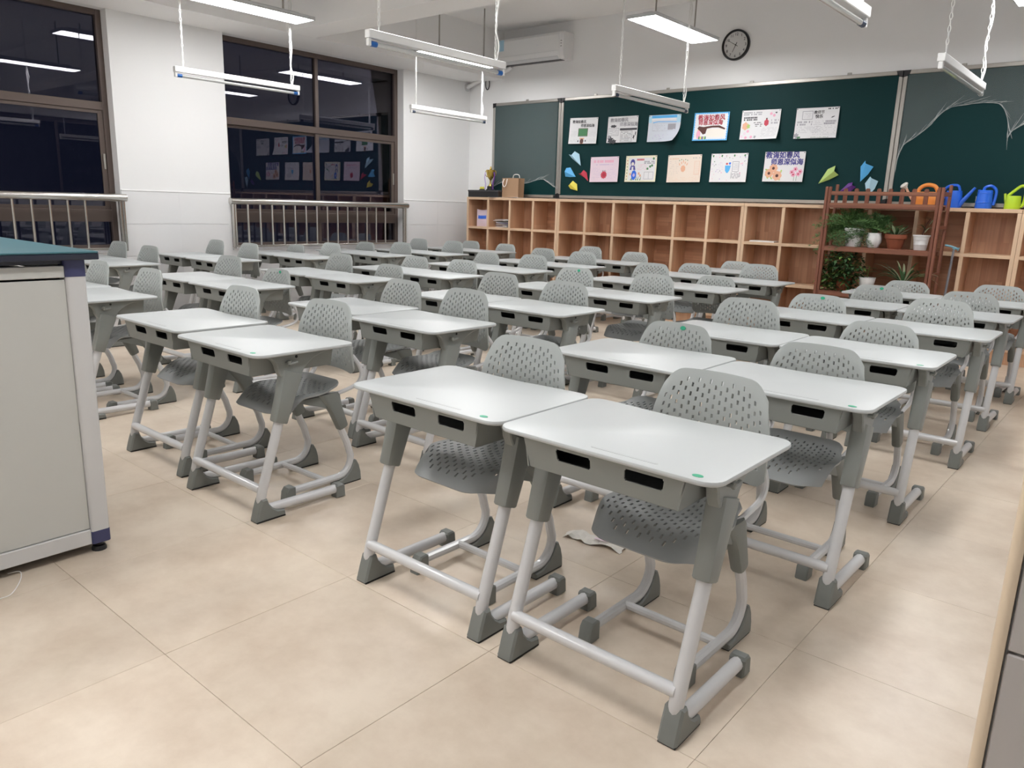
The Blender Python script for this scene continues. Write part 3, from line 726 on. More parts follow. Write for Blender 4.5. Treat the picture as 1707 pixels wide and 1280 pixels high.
def batten(x, y, z, holder, label, l=.6):
    t = thing('batten_lamp', label, 'lamp', (x, y, z), 0, 'unlit hanging batten lamps')
    b = MB(); b.box(-.021, .021, -l, l, -.005, .040, .003); b.build('body', 'batten', t)
    b = MB(); b.tube([(0, -l+.045, -.032), (0, l-.045, -.032)], .0135, 10); b.build('lamp_tube', 'tubeglass', t)
    for s in (-1, 1):
        b = MB(); b.box(-.013, .013, s*(l-.012)-.010, s*(l-.012)+.010, -.046, -.0055, .003); b.build('socket', 'batten', t)
        b = MB(); b.tube([(0, s*(l-.022), -.032), (0, s*(l-.065), -.032)], .0155, 10); b.build('end_cap', holder, t)
        # chain: alternating small links up to the ceiling
        b = MB(); n = int((ZC-z-.06)/.034); y0 = s*(l-.085)
        b.tube([(0, y0, .0405), (0, y0, .062)], .004, 6); 
        for k in range(n):
            zz = .062+.034*k; r_ = .0085
            pts = [((r_*cos(a) if k % 2 else 0), y0+(0 if k % 2 else r_*cos(a)), zz+.019+.020*sin(a)) for a in [2*pi*i/6 for i in range(7)]]
            b.tube(pts, .0028, 4, False)
        b.tube([(0, y0, .062+.034*n), (0, y0, ZC-z)], .003, 4)
        b.build('chain', 'cord', t)
        if s > 0:
            P = [(.012*sin(q*1.7), y0+.012+.008*sin(q*2.3), .041+(ZC-z-.041)*q/14) for q in range(15)]
            b = MB(); b.tube(bez(P, 3), .0055, 6); b.build('cord', 'cord', t)
    return t
batten(-6.73, 4.01, 2.235, 'capblue', 'white batten with blue tube ends hanging between the two windows', .622)
batten(-3.60, 3.51, 2.093, 'capblue', 'white batten with blue tube ends in front of the air conditioner', .578)
batten(-6.72, 6.70, 2.23, 'capdark', 'white batten with black tube ends near the far corner', .625)
batten(-3.56, 5.97, 2.118, 'capdark', 'white batten hanging under the lit panel beside the wall clock', .612)
batten(-1.2, 3.17, 2.06, 'capdark', 'white batten cut by the top edge of the picture')
batten(-1.2, 5.82, 2.10, 'tubeglass', 'white batten with pale tube ends before the film-covered chalkboard', .63)
# ------------------------------------------------------------------ air conditioner, clock
def aircon():
    t = thing('air_conditioner', 'white wall-mounted split air conditioner above the chalkboard', 'air conditioner', (-6.44, YB, 2.95))
    w = .515; prof = [(-.001, 0.0), (-.165, 0), (-.195, .03), (-.212, .09), (-.212, .27), (-.19, .30), (-.001, .30)]
    b = MB(); b.prism(prof, 'x', -w, w-.06, .006); b.build('casing', 'white', t)
    b = MB(); b.prism(prof, 'x', w-.0595, w, .006); b.build('end_cap', 'white', t)
    b = MB(); b.prism([(-.168, .002), (-.1975, .031), (-.200, .028), (-.170, -.001)], 'x', -w+.03, w-.09); b.build('louver', 'lampbody', t)
    b = MB(); b.box(-w+.02, w-.08, -.150, -.06, -.004, .0, .001); b.build('outlet', 'dark', t)
    b = MB(); b.box(-w+.02, w-.08, -.2128, -.211, .088, .091); b.build('panel_seam', 'lampbody', t)
    b = MB(); b.box(-w+.015, -w+.09, -.2135, -.211, .16, .29); b.build('energy_label', 'paleblue', t)
    b = MB(); b.box(.10, .13, -.2135, -.211, .17, .185); b.build('display', 'paper', t)
    b = MB()
    for z in (.13, .16, .19): b.box(w-.04, w-.02, -.2135, -.211, z, z+.006)
    b.build('indicator', 'dark', t)
    b = MB(); b.tube([(-w+.10, -.06, 0.001), (-w+.02, -.05, -.035), (-.88, -.055, -.10), (-1.12, -.06, -.175), (-1.198, -.06, -.20)], .028, 10); b.build('pipe', 'white', t)
    b = MB(); b.lathe([(.055, 0), (.055, .01), (.03, .012)], (-1.1995, -.06, -.20), 16, 'x'); b.build('wall_collar', 'lampbody', t)
    b = MB(); b.tube([(-.875+.035*cos(a), -.012, -.17+.075*sin(a)) for a in [2*pi*k/20 for k in range(21)]], .006, 6, False); b.build('cable_loop', 'black', t)
aircon()
def clock():
    t = thing('wall_clock', 'round black-rimmed white wall clock showing ten to seven', 'clock', (-3.815, YB, 1.2+.2135*8)); r = .152
    b = MB(); b.lathe([(r, 0), (r, -.028), (r-.006, -.036), (r-.018, -.036), (r-.021, -.022), (r-.021, 0)], n=40, axis='y'); b.build('rim', 'black', t)
    b = MB(); b.lathe([(r-.0212, -.002), (r-.0212, -.018)], n=40, axis='y'); b.build('dial', mat('clock dial', (.68, .68, .67), .5), t)
    b = MB()
    for h in range(1, 13):
        v, f = glyphs(str(h), .038, .0008); w = max(p[0] for p in v); hh = max(p[1] for p in v); a = R(90-30*h)
        b.add([(p[0]-w/2+.106*cos(a), -.0186, p[1]-hh/2+.106*sin(a)) for p in v], f)
    b.build('numerals', 'ink', t, flat=True)['kind'] = 'stuff'
    for nm, ang, l, wd, yy in (('hour_hand', R(90-30*6.83), .075, .0035, -.021), ('minute_hand', R(90-300), .098, .0025, -.023)):
        b = MB(); u = Vector((cos(ang), 0, sin(ang))); n_ = Vector((-sin(ang), 0, cos(ang)))
        b.add([u*-.028+n_*wd+Vector((0, yy, 0)), u*-.028-n_*wd+Vector((0, yy, 0)), u*l-n_*wd*.6+Vector((0, yy, 0)), u*l+n_*wd*.6+Vector((0, yy, 0)),
               u*-.028+n_*wd+Vector((0, yy+.0012, 0)), u*-.028-n_*wd+Vector((0, yy+.0012, 0)), u*l-n_*wd*.6+Vector((0, yy+.0012, 0)), u*l+n_*wd*.6+Vector((0, yy+.0012, 0))], [(3, 2, 1, 0), (4, 5, 6, 7), (0, 1, 5, 4), (1, 2, 6, 5), (2, 3, 7, 6), (3, 0, 4, 7)])
        b.build(nm, 'black', t)
    b = MB(); b.lathe([(.006, -.018), (.006, -.025)], n=10, axis='y'); b.build('pivot', 'black', t)
clock()
# ------------------------------------------------------------------ pinned drawings
class Poster:
    """one pinned sheet: local frame x right, z up, origin at the sheet's centre, y towards the board"""
    def __init__(s, corners, paper, label, curl=0.0):
        (x0, z0), (x1, z1), (x2, z2), (x3, z3) = corners      # TL TR BR BL
        s.cx = (x0+x1+x2+x3)/4; s.cz = (z0+z1+z2+z3)/4
        s.w = ((x1-x0)+(x2-x3))/2; s.h = ((z0-z3)+(z1-z2))/2
        s.ang = math.atan2((z1-z0)+(z2-z3), (x1-x0)+(x2-x3)); s.curl = curl
        s.t = thing('pinned_drawing', label, 'drawing', (s.cx, 7.9655, s.cz), 0, 'drawings pinned on the chalkboard')
        s.t.rotation_euler = (0, -s.ang, 0)
        b = MB(); n = 8
        b.sheet([i/n for i in range(n+1)], [i/n for i in range(n+1)], lambda u, v: s.P(u*s.w, v*s.h, 0), .0008); b.build('sheet', paper, s.t, 60)
        b = MB()
        for u in (.025, .975): b.T = Matrix.Translation(s.P(u*s.w, .965*s.h, .001)); b.lathe([(.0045, -.002), (.0045, -.005), (.002, -.006)], n=8, axis='y')
        b.T = None; b.build('pin', 'black', s.t)
        s.parts = {}
    def P(s, a, b, lift):
        u, v = a/s.w, b/s.h
        y = -.002-.014*(1-v)**2-s.curl*max(0, u+(1-v)-1.35)**2-lift
        return Vector((a-s.w/2, y, b-s.h/2))
    def mb(s, part, m):
        return s.parts.setdefault((part, m), MB())
    def poly(s, part, m, pts, lift=.0010):
        pts = [s.P(a*s.w, b*s.h, lift) for a, b in pts]
        n = Vector((0, 0, 0))
        for i in range(len(pts)): n += pts[i].cross(pts[(i+1) % len(pts)])
        s.mb(part, m).poly(pts if n.y < 0 else pts[::-1])
    def rect(s, part, m, a0, a1, b0, b1, lift=.0010):
        n = max(1, int((b1-b0)/.12))
        for i in range(n):
            c0, c1 = b0+(b1-b0)*i/n, b0+(b1-b0)*(i+1)/n; s.poly(part, m, [(a0, c0), (a1, c0), (a1, c1), (a0, c1)], lift)
    def frame(s, part, m, a0, a1, b0, b1, w=.008, lift=.0012):
        h = w*s.w/s.h
        for r in ((a0, a1, b0, b0+h), (a0, a1, b1-h, b1), (a0, a0+w, b0, b1), (a1-w, a1, b0, b1)): s.rect(part, m, *r, lift)
    def blob(s, part, m, a, b, r, k=1.0, n=14, jag=0, lift=.0014, rot=0):
        pts = []
        for i in range(n):
            t = 2*pi*i/n; q = r*(1+jag*(1 if i % 2 else -1)); x, y = q*cos(t), q*k*sin(t)
            pts.append((a+(x*cos(rot)-y*sin(rot)), b+(x*sin(rot)+y*cos(rot))*s.w/s.h))
        s.poly(part, m, pts, lift)
    def text(s, m, body, a, b, size, bold=.0, tilt=0, sq=1.0):
        v, f = glyphs(body, size*s.w, bold)
        s.mb('lettering', m).add([s.P(a*s.w+p[0]*sq*cos(tilt)-p[1]*sin(tilt), b*s.h+p[1]*cos(tilt)+p[0]*sin(tilt), .0016) for p in v], f)
    def lines(s, m, a0, a1, b0, b1, n, th=.006, fill=.75):
        """rows of writing too small to read: broken strokes"""
        for i in range(n):
            z = b1-(b1-b0)*(i+.5)/n; x = a0
            while x < a1-.01:
                w = random.uniform(.012, .035); 
                if random.random() < fill: s.rect('lettering', m, x, min(a1, x+w), z-th, z+th)
                x += w+.007
    def flower(s, m, a, b, r, c='yellow', k=6, stem=None):
        if stem: s.rect('picture', 'leafgreen', a-.006, a+.006, b-stem, b, .0011)
        for i in range(k):
            t = 2*pi*i/k; s.blob('picture', m, a+r*.62*cos(t), b+r*.62*sin(t)*s.w/s.h, r*.48, 1, 8, 0, .0014+.0001*i)
        s.blob('picture', c, a, b, r*.36, 1, 8, 0, .0024)
    def done(s):
        names = {}
        for (part, m), b in s.parts.items(): names.setdefault(part, []).append((m, b))
        for part, l in names.items():
            B = MB()
            for i, (m, b) in enumerate(l): B.cur = i; B.add(b.v, b.f)
            B.build(part, [m for m, _ in l], s.t, flat=True)['kind'] = 'stuff'
p = Poster([(-5.896,2.278),(-5.477,2.265),(-5.495,1.968),(-5.905,1.970)], 'paper', 'white drawing with a small green chalkboard, top row far left')
p.text('ink', '教诲如春风', .10, .80, .098, .0014); p.text('ink', '师恩深似海', .40, .645, .098, .0014)
p.rect('picture', 'leafgreen', .34, .66, .30, .58); p.frame('picture', 'brown', .33, .67, .28, .60, .012); p.blob('picture', 'brown', .48, .10, .065, 1.1); p.rect('picture', 'peach', .42, .54, .0, .14, .0012)
p.rect('picture', 'peach', .40, .56, .17, .23); p.blob('picture', 'ink', .345, .10, .018, 1.6); p.blob('picture', 'ink', .61, .11, .018, 1.6)
p.lines('inkgrey', .06, .28, .26, .50, 5, .003); p.lines('inkgrey', .70, .95, .26, .50, 5, .003); p.lines('inkgrey', .06, .3, .05, .2, 3, .003); p.lines('inkgrey', .66, .95, .05, .2, 3, .003); p.done()
p = Poster([(-5.332,2.262),(-4.921,2.263),(-4.93,1.966),(-5.345,1.97)], 'paper', 'white drawing with heavy black ink bar and hills, second in the top row')
p.text('inkgrey', '教诲如春风', .08, .80, .12, .0012); p.text('inkgrey', '师恩深似海', .40, .625, .12, .0012)
p.blob('picture', 'ink', .20, .63, .10, .38, 14, .18); p.rect('picture', 'ink', .42, .985, .465, .545); p.blob('picture', 'ink', .13, .10, .09, 1.0, 12, .25); p.blob('picture', 'ink', .24, .04, .09, .7, 12, .25); p.blob('picture', 'inkgrey', .08, .2, .06, 1, 12, .2)
p.frame('picture', 'ink', .04, .38, .27, .56, .006); p.lines('inkgrey', .07, .35, .30, .53, 6, .006); p.lines('ink', .48, .82, .05, .42, 7, .008); p.frame('picture', 'ink', .46, .84, .02, .45, .006); p.blob('picture', 'ink', .90, .2, .03, 2, 9, .4); p.blob('picture', 'ink', .95, .33, .02, 3, 9, .4); p.done()
p = Poster([(-4.774,2.256),(-4.368,2.249),(-4.386,1.964),(-4.794,1.962)], 'bluepaper', 'pale drawing with blue sky strip and curled corner, third in the top row', .35)
p.rect('picture', 'sky', .10, .88, .88, .985); p.rect('picture', 'paper', .10, .86, .80, .88); p.poly('picture', 'sky', [(.14, .70), (.30, .735), (.88, .715), (.88, .74), (.30, .765), (.14, .73)]); p.rect('picture', 'paleblue', .0, .10, .72, .98); p.rect('picture', 'paleblue', .88, 1, .70, .985)
p.rect('picture', 'inkgrey', .62, .86, .44, .66, .0009); p.lines('inkgrey', .16, .56, .40, .66, 6, .004, .5); p.lines('lilac', .14, .9, .06, .28, 6, .006, .35); p.rect('picture', 'inkblue', .40, .46, .0, .11); p.frame('picture', 'inkgrey', .14, .87, .40, .69, .004); p.done()
p = Poster([(-4.208,2.253),(-3.805,2.245),(-3.803,1.957),(-4.217,1.959)], 'paper', 'blue-bordered drawing with red lettering and a brown-haired figure')
for r in ((0, 1, 0, .06), (0, 1, .94, 1), (0, .045, .06, .94), (.955, 1, .06, .94)): p.rect('picture', 'sky', *r)
for k in range(16): p.blob('picture', 'paper', .06+.058*k, .062, .024, .8, 8, 0, .0012); p.blob('picture', 'paper', .06+.058*k, .935, .024, .8, 8, 0, .0012)
for k in range(10): p.blob('picture', 'paper', .047, .1+.085*k, .018, 1.2, 8, 0, .0012); p.blob('picture', 'paper', .953, .1+.085*k, .018, 1.2, 8, 0, .0012)
p.text('crimson', '教诲如春风', .11, .735, .155, .003); p.text('crimson', '师恩深似海', .13, .565, .14, .003)
for k in range(14): p.blob('picture', random.choice(['leafgreen', 'crimson', 'pink']), random.uniform(.1, .9), random.uniform(.6, .9), .012, 1, 7, .2, .0018)
p.poly('picture', 'brown', [(.12, .44), (.16, .52), (.30, .49), (.55, .53), (.75, .53), (.92, .43), (.91, .38), (.72, .46), (.55, .46), (.40, .43), (.37, .25), (.30, .22), (.22, .33)], .0016)
p.blob('picture', 'pink', .165, .22, .06, 1.9); p.blob('picture', 'peach', .17, .36, .04, 1.0); p.rect('picture', 'cream', .40, .91, .12, .41, .0012); p.lines('inkgrey', .43, .88, .15, .39, 6, .004)
for k in range(5): p.blob('picture', ['leafgreen', 'yellow', 'purple', 'lime', 'leafgreen'][k], .20+.045*k, .10, .022, 2, 8, .2, .0018)
p.done()
p = Poster([(-3.652,2.246),(-3.24,2.245),(-3.257,1.953),(-3.672,1.959)], 'paper', 'white drawing with scattered pink flowers and dark lettering, fifth in the top row', .1)
p.lines('inkgrey', .05, .55, .82, .95, 2, .022, .8); p.lines('ink', .06, .42, .64, .78, 2, .028, .9)
p.blob('picture', 'peach', .12, .46, .085, 1.1, 12, .1); p.blob('picture', 'lime', .2, .45, .045, 1.2, 10, .2, .0018); p.blob('picture', 'crimson', .66, .56, .06, 1.35, 12, .08); p.rect('picture', 'brown', .64, .68, .66, .72)
for a, b_ in ((.76, .86), (.12, .2), (.2, .28), (.05, .1), (.3, .08), (.84, .8), (.16, .06)): p.blob('picture', random.choice(['pink', 'crimson', 'pinkpaper']), a, b_, .035, 1, 12, .2)
p.lines('ink', .33, .56, .42, .60, 3, .014, .8); p.lines('inkgrey', .55, .95, .08, .40, 7, .004); p.lines('inkgrey', .78, .97, .5, .68, 2, .03, .7); p.blob('picture', 'inkgrey', .4, .08, .035, 1, 9, .3); p.blob('picture', 'ink', .89, .89, .03, .6, 9, .3); p.done()
p = Poster([(-3.086,2.237),(-2.667,2.24),(-2.67,1.944),(-3.089,1.951)], 'paper', 'finely drawn grey sheet headed by small black characters, far right of the top row')
p.text('ink', '教师节', .42, .80, .082, .001); p.text('ink', '快乐', .46, .66, .09, .002)
p.frame('picture', 'inkgrey', .15, .40, .62, .90, .012); p.lines('inkgrey', .2, .36, .68, .84, 4, .004); p.lines('inkgrey', .05, .40, .42, .58, 2, .03, .6); p.lines('inkgrey', .05, .62, .18, .40, 6, .004, .6); p.lines('inkgrey', .44, .97, .10, .58, 9, .004, .5)
p.blob('picture', 'ink', .87, .68, .045, .25, 10, .1, .0016, .4); p.lines('inkgrey', .68, .95, .44, .58, 2, .03, .8); p.lines('ink', .74, .97, .92, .97, 1, .02, .8); p.blob('picture', 'inkgrey', .06, .1, .06, .9, 12, .25); p.blob('picture', 'leafgreen', .12, .04, .05, .5, 10, .2)
for k in range(14): p.rect('picture', 'leafgreen', .42+.03*k, .428+.03*k, .0, .03+.03*random.random())
p.frame('picture', 'inkgrey', .0, 1, .0, 1, .006); p.done()
p = Poster([(-5.556,1.809),(-5.148,1.812),(-5.16,1.521),(-5.559,1.516)], 'pinkpaper', 'pink drawing with one crimson flower, far left of the lower row')
p.lines('pink', .12, .84, .74, .90, 1, .05, .75); p.lines('lilac', .2, .8, .66, .72, 1, .012, .8); p.blob('picture', 'crimson', .5, .28, .105, 1.0, 22, .14); p.blob('picture', 'red', .5, .28, .05, 1, 12, .2, .0018)
for k in range(4): p.rect('picture', 'brown', .44+.035*k, .452+.035*k, .40, .47)
p.lines('lilac', .06, .36, .10, .58, 8, .004, .6); p.lines('lilac', .64, .95, .10, .58, 8, .004, .6); p.done()
p = Poster([(-5.049,1.814),(-4.64,1.817),(-4.643,1.523),(-5.059,1.521)], 'yellowpaper', 'yellow-edged drawing of a dark-haired girl and tulips in the lower row')
p.rect('picture', 'paper', .10, .96, .06, .92, .0009); p.lines('crimson', .36, .64, .80, .90, 1, .035, .85); p.lines('inkgrey', .60, .94, .68, .80, 2, .025, .8)
p.blob('picture', 'inkblue', .23, .74, .075, 1.25); p.blob('picture', 'cream', .23, .69, .045, 1.1, 12, 0, .0018); p.poly('picture', 'inkblue', [(.14, .46), (.17, .62), (.30, .62), (.33, .46)]); p.rect('picture', 'paper', .20, .26, .46, .58, .002)
p.blob('picture', 'canblue', .29, .26, .085, 1.6, 14, .05); p.blob('picture', 'lilac', .29, .26, .04, 1.2, 10, .1, .002); p.lines('pink', .38, .70, .44, .68, 5, .006); p.frame('picture', 'inkgrey', .62, .92, .10, .38, .010); p.rect('picture', 'inkgrey', .765, .775, .10, .36)
for a in (.2, .36, .42, .5, .24): p.poly('picture', 'leafgreen', [(a-.02, .06), (a+.02, .06), (a+.035, .22), (a, .10)])
for a, b_ in ((.45, .32), (.17, .3), (.5, .24)): p.blob('picture', 'peach', a, b_, .03, 1.3, 8, .15)
for k in range(7): p.blob('picture', random.choice(['brown', 'leafgreen', 'crimson']), .055, .1+.12*k, .014, 1.2, 8, .2)
for a, b_ in ((.86, .62), (.9, .88), (.8, .58), (.72, .5)): p.blob('picture', 'leafgreen', a, b_, .035, 1, 10, .3)
p.done()
p = Poster([(-4.486,1.812),(-4.073,1.817),(-4.09,1.522),(-4.506,1.517)], 'peachpaper', 'pale peach drawing with a faint hand, third in the lower row')
p.blob('picture', 'peach', .47, .50, .07, 1.25, 14, .06); 
for k in range(5): p.blob('picture', 'peach', .36+.055*k, .66+.05*(2-abs(k-2)), .014, 2.8, 8, 0, .0016, (2-k)*.2); p.blob('picture', 'leafgreen', .35+.06*k, .80+.03*(k % 2), .012, 1.4, 7, .2)
p.lines('inkgrey', .05, .34, .25, .80, 9, .003, .5); p.lines('peach', .05, .34, .83, .90, 1, .014, .7); p.lines('inkgrey', .72, .96, .86, .9, 1, .012, .6); p.frame('picture', 'peach', .80, .95, .28, .76, .006)
for k in range(7): p.rect('picture', 'peach', .80, .95, .30+.065*k, .304+.065*k)
p.lines('peach', .05, .95, .05, .2, 3, .003, .5); p.done()
p = Poster([(-3.964,1.821),(-3.551,1.82),(-3.55,1.527),(-3.973,1.522)], 'paper', 'lilac-dotted drawing with a blue vase shape, fourth in the lower row')
for k in range(70):
    a, b_ = random.random()*.94+.03, random.random()*.92+.04
    if .33 < a < .8 and .15 < b_ < .8: continue
    p.blob('picture', random.choice(['lilac', 'pink', 'inkgrey', 'lilac', 'leafgreen']), a, b_, random.uniform(.008, .018), 1, 7, .3)
p.poly('picture', 'sky', [(.40, .58), (.56, .58), (.53, .40), (.49, .32), (.45, .32), (.41, .40)]); p.blob('picture', 'crimson', .45, .64, .035, .7, 9, .2); p.blob('picture', 'canblue', .53, .65, .03, 1, 9, .2)
p.frame('picture', 'inkgrey', .60, .78, .36, .72, .012); p.lines('inkgrey', .63, .76, .42, .66, 5, .006, .8); p.lines('inkgrey', .58, .84, .12, .34, 6, .012, .8); p.lines('lilac', .2, .36, .36, .7, 6, .004, .7)
for a in (.06, .3, .64, .92): p.blob('picture', 'leafgreen', a, .92, .025, 1.2, 9, .3)
p.done()
p = Poster([(-3.36,1.825),(-2.942,1.826),(-2.955,1.527),(-3.375,1.533)], 'paper', 'drawing with big blue characters above orange flowers, far right of the lower row')
p.text('inkblue', '教诲如春风', .02, .80, .168, .004); p.text('inkblue', '师恩深似海', .16, .575, .160, .004)
for a, b_, r_ in ((.25, .45, .10), (.15, .28, .10), (.36, .20, .11)): p.flower('peach', a, b_, r_, 'brown', 7)
for a, b_ in ((.08, .4), (.3, .33), (.45, .35), (.22, .12), (.42, .08), (.12, .14)): p.blob('picture', 'lime', a, b_, .04, .5, 8, .1, .0012, random.random()*3)
for a, b_ in ((.80, .42), (.76, .24), (.88, .26), (.72, .32), (.92, .34)): p.flower('pink', a, b_, .055, 'crimson', 5)
for a in (.78, .84): p.rect('picture', 'leafgreen', a, a+.008, .03, .2)
p.done()
# ------------------------------------------------------------------ folded paper planes stuck on the chalkboard
def plane(outline, nose, tail, m, label):
    cx = sum(p[0] for p in outline)/len(outline); cz = sum(p[1] for p in outline)/len(outline)
    t = thing('paper_plane', label, 'paper plane', (cx, 7.9645, cz), 0, 'paper planes on the chalkboard')
    q = [Vector((x-cx, -.004, z-cz)) for x, z in outline]; n_ = Vector((nose[0]-cx, -.012, nose[1]-cz)); t_ = Vector((tail[0]-cx, -.034, tail[1]-cz))
    d = (t_-n_); up_ = Vector((0, -1, 0)); sd = d.cross(up_)
    for s in (-1, 1):
        side = [v for v in q if (v-n_).dot(sd)*s > 1e-6]; side.sort(key=lambda v: (v-n_).dot(d))
        pts = [n_]+side+[t_]; b = MB()
        nn = Vector((0, 0, 0))
        for i in range(1, len(pts)-1): nn += (pts[i]-pts[0]).cross(pts[i+1]-pts[0])
        if nn.y > 0: pts = pts[::-1]
        k = len(pts); off = Vector((0, .0012, 0))
        b.add(pts+[v+off for v in pts], [tuple(range(k)), tuple(range(2*k-1, k-1, -1))]+[(i, i+k, (i+1) % k+k, (i+1) % k) for i in range(k)])
        b.build('wing', m, t, flat=True)
    b = MB(); a = n_+Vector((0, .0, 0)); c = t_; dn = Vector((0, .026, 0))
    b.add([a+Vector((.0006, .002, 0)), c+Vector((.0006, .002, 0)), c+dn+Vector((.0006, 0, 0)), a+Vector((-.0006, .002, 0)), c+Vector((-.0006, .002, 0)), c+dn+Vector((-.0006, 0, 0))], [(0, 1, 2), (5, 4, 3), (0, 3, 4, 1), (1, 4, 5, 2), (2, 5, 3, 0)]); b.build('keel', m, t, flat=True)
plane([(-5.806,1.884),(-5.734,1.848),(-5.842,1.80),(-5.896,1.848)], (-5.698,1.709), (-5.832,1.838), 'paleblue', 'pale blue paper plane beside the narrow board, topmost of four')
plane([(-5.925,1.685),(-5.86,1.691),(-5.933,1.582),(-5.86,1.575)], (-5.767,1.578), (-5.925,1.64), 'sky', 'bright blue paper plane stuck below the pale blue one')
plane([(-5.731,1.615),(-5.658,1.66),(-5.61,1.628),(-5.64,1.57)], (-5.578,1.527), (-5.675,1.62), 'crimson', 'red paper plane touching the pink drawing')
plane([(-5.88,1.47),(-5.814,1.531),(-5.747,1.49),(-5.844,1.433)], (-5.732,1.411), (-5.835,1.49), 'yellow', 'yellow paper plane, lowest beside the pink drawing')
plane([(-2.713,1.651),(-2.642,1.685),(-2.601,1.596),(-2.69,1.55)], (-2.787,1.512), (-2.64,1.632), 'lime', 'light green paper plane left of the plant rack top')
plane([(-2.406,1.673),(-2.369,1.729),(-2.288,1.672),(-2.33,1.60)], (-2.390,1.532), (-2.355,1.70), 'sky', 'vivid blue paper plane above the plant rack')
plane([(-2.346,1.518),(-2.306,1.582),(-2.229,1.539),(-2.25,1.47)], (-2.309,1.388), (-2.285,1.565), 'paleblue', 'pale blue paper plane dropping behind the plant rack rail')
plane([(-2.50,1.518),(-2.46,1.528),(-2.426,1.485),(-2.47,1.44)], (-2.575,1.435), (-2.455,1.50), 'purple', 'purple paper plane half hidden by the plant rack pickets')
# ------------------------------------------------------------------ things on and in the cubbies
t = thing('tray_box', 'flat black box under the trophy on the corner cubby', 'box', (-7.055, 7.795, ST))
b = MB(); b.box(-.27, .27, -.135, .135, 0, .078, .004); b.build('box_base', 'black', t)
b = MB(); b.box(-.274, .274, -.139, .139, .070, .092, .004); b.build('lid', 'dark', t)
t = thing('trophy_cup', 'gold trophy cup with purple ribbons standing on the black box', 'trophy', (-7.05, 7.80, ST+.0925))
b = MB(); b.lathe([(.058, 0), (.058, .014), (.046, .018), (.044, .05), (.04, .054)], n=20); b.build('plinth', 'black', t)
b = MB(); b.lathe([(.030, .054), (.026, .062), (.010, .085), (.009, .125), (.014, .135), (.030, .155), (.050, .19), (.058, .23), (.060, .262), (.056, .262), (.048, .20), (.02, .16)], n=20); b.build('cup', 'gold', t)
for s in (-1, 1):
    b = MB(); b.tube(bez([(s*.054, 0, .245), (s*.085, 0, .25), (s*.095, 0, .215), (s*.075, 0, .18), (s*.044, 0, .175)], 4), .005, 6); b.build('handle', 'gold', t)
    b = MB(); b.sheet([-.010, .010], [k/6 for k in range(7)], lambda u, v: (s*(.075+.012*sin(6*v))+u, -.018-.01*v, .235-.225*v), .001); b.build('ribbon', 'purple' if s > 0 else 'lilac', t)
b = MB(); b.lathe([(.012, .262), (.016, .275), (.010, .292), (.004, .31)], n=12); b.build('finial', 'gold', t)
t = thing('yellow_toy', 'small yellow ball toy on dark cloth at the trophy foot', 'toy', (-7.10, 7.69, ST+.0925))
b = MB(); b.lathe([(.048, 0), (.044, .010), (.02, .016)], n=16, sq=.5); b.build('cloth', 'black', t)
for x in (-.016, .02):
    b = MB(); b.lathe([(.004, .008), (.017, .016), (.020, .027), (.014, .040), (.003, .044)], (x, 0, 0), 12); b.build('ball', 'yellow', t)
t = thing('paper_bag', 'brown kraft paper bag with white rope handle on the cubby', 'bag', (-6.645, 7.79, ST+.003))
b = MB(); us = [-.14, -.139, -.05, .05, .139, .14]
w_, d_, h_ = .138, .055, .245
b.prism(rrect(-w_, w_, -d_, d_, .004, 2), 'z', 0, .003)
for (x0, y0, x1, y1, gx, gy) in ((-w_, -d_, w_, -d_, 0, 0), (w_, -d_, w_, d_, -.02, 0), (w_, d_, -w_, d_, 0, 0), (-w_, d_, -w_, -d_, .02, 0)):
    b.sheet([0, .5, 1], [0, .5, 1], lambda u, v: (x0+(x1-x0)*u+gx*v*(1-abs(2*u-1)), y0+(y1-y0)*u+(.012*sin(5*u+2*v) if gx == 0 else 0)*v, .003+(h_-.003)*v), .0014)
b.build('bag_body', 'kraft', t, 20)
for y in (-.062, .062):
    b = MB(); b.tube(bez([(-.10, y, .235), (-.115, y-.012, .18), (-.09, y-.016, .135), (-.055, y-.014, .16), (-.045, y-.004, .235)] if y < 0 else [(-.06, y, .235), (-.04, y, .29), (.04, y, .29), (.06, y, .235)], 4), .0055, 6); b.build('rope_handle', 'cream', t)
for k, (x, y, w, d, a) in enumerate(((-6.84, 7.70, .20, .12, 12), (-6.60, 7.69, .22, .08, -6), (-6.42, 7.71, .17, .10, 20))):
    b = MB(); b.sheet([-.5, -.2, .1, .4, .5], [-.5, 0, .5], lambda u, v: (u*w, v*d, .0025+.006*max(0, u)**2*4*(1 if k else .2)), .0012)
    o = b.build('loose_paper', 'paper', None); o.location = (x, y, ST+.0002-.0005*0); o.rotation_euler.z = R(a)
    tag(o, ['loose white sheet lying beside the black box on the cubby', 'loose white sheet lying at the foot of the kraft bag', 'loose white sheet to the side of the kraft bag, near the board'][k], 'paper', 'loose sheets on the corner cubby')
zs = zt[2]+.0147
t = thing('tissue_pack', 'white and pink plastic pack with blue print in the first cubby', 'pack', (-7.14, 7.79, zs), R(8))
b = MB()
b.sheet([-1, -.8, -.4, 0, .4, .8, 1], [0, .08, .3, .55, .8, .95, 1], lambda u, v: (u*.105*(1-.12*v)+.02*(1-v)-.02, -.045*(1-u*u)*sin(pi*min(1, v*1.0+.08))-.02+.012*v, .215*v+.012*u*u*v), .002); b.cur = 1
b.sheet([1, .8, .4, 0, -.4, -.8, -1], [0, .08, .3, .55, .8, .95, 1], lambda u, v: (u*.105*(1-.12*v)+.02*(1-v)-.02, .045*(1-u*u)*sin(pi*min(1, v+.08))-.018+.012*v, .215*v+.012*u*u*v), .002)
b.build('pouch', ['pinkpaper', 'pinkpaper'], t, 60)
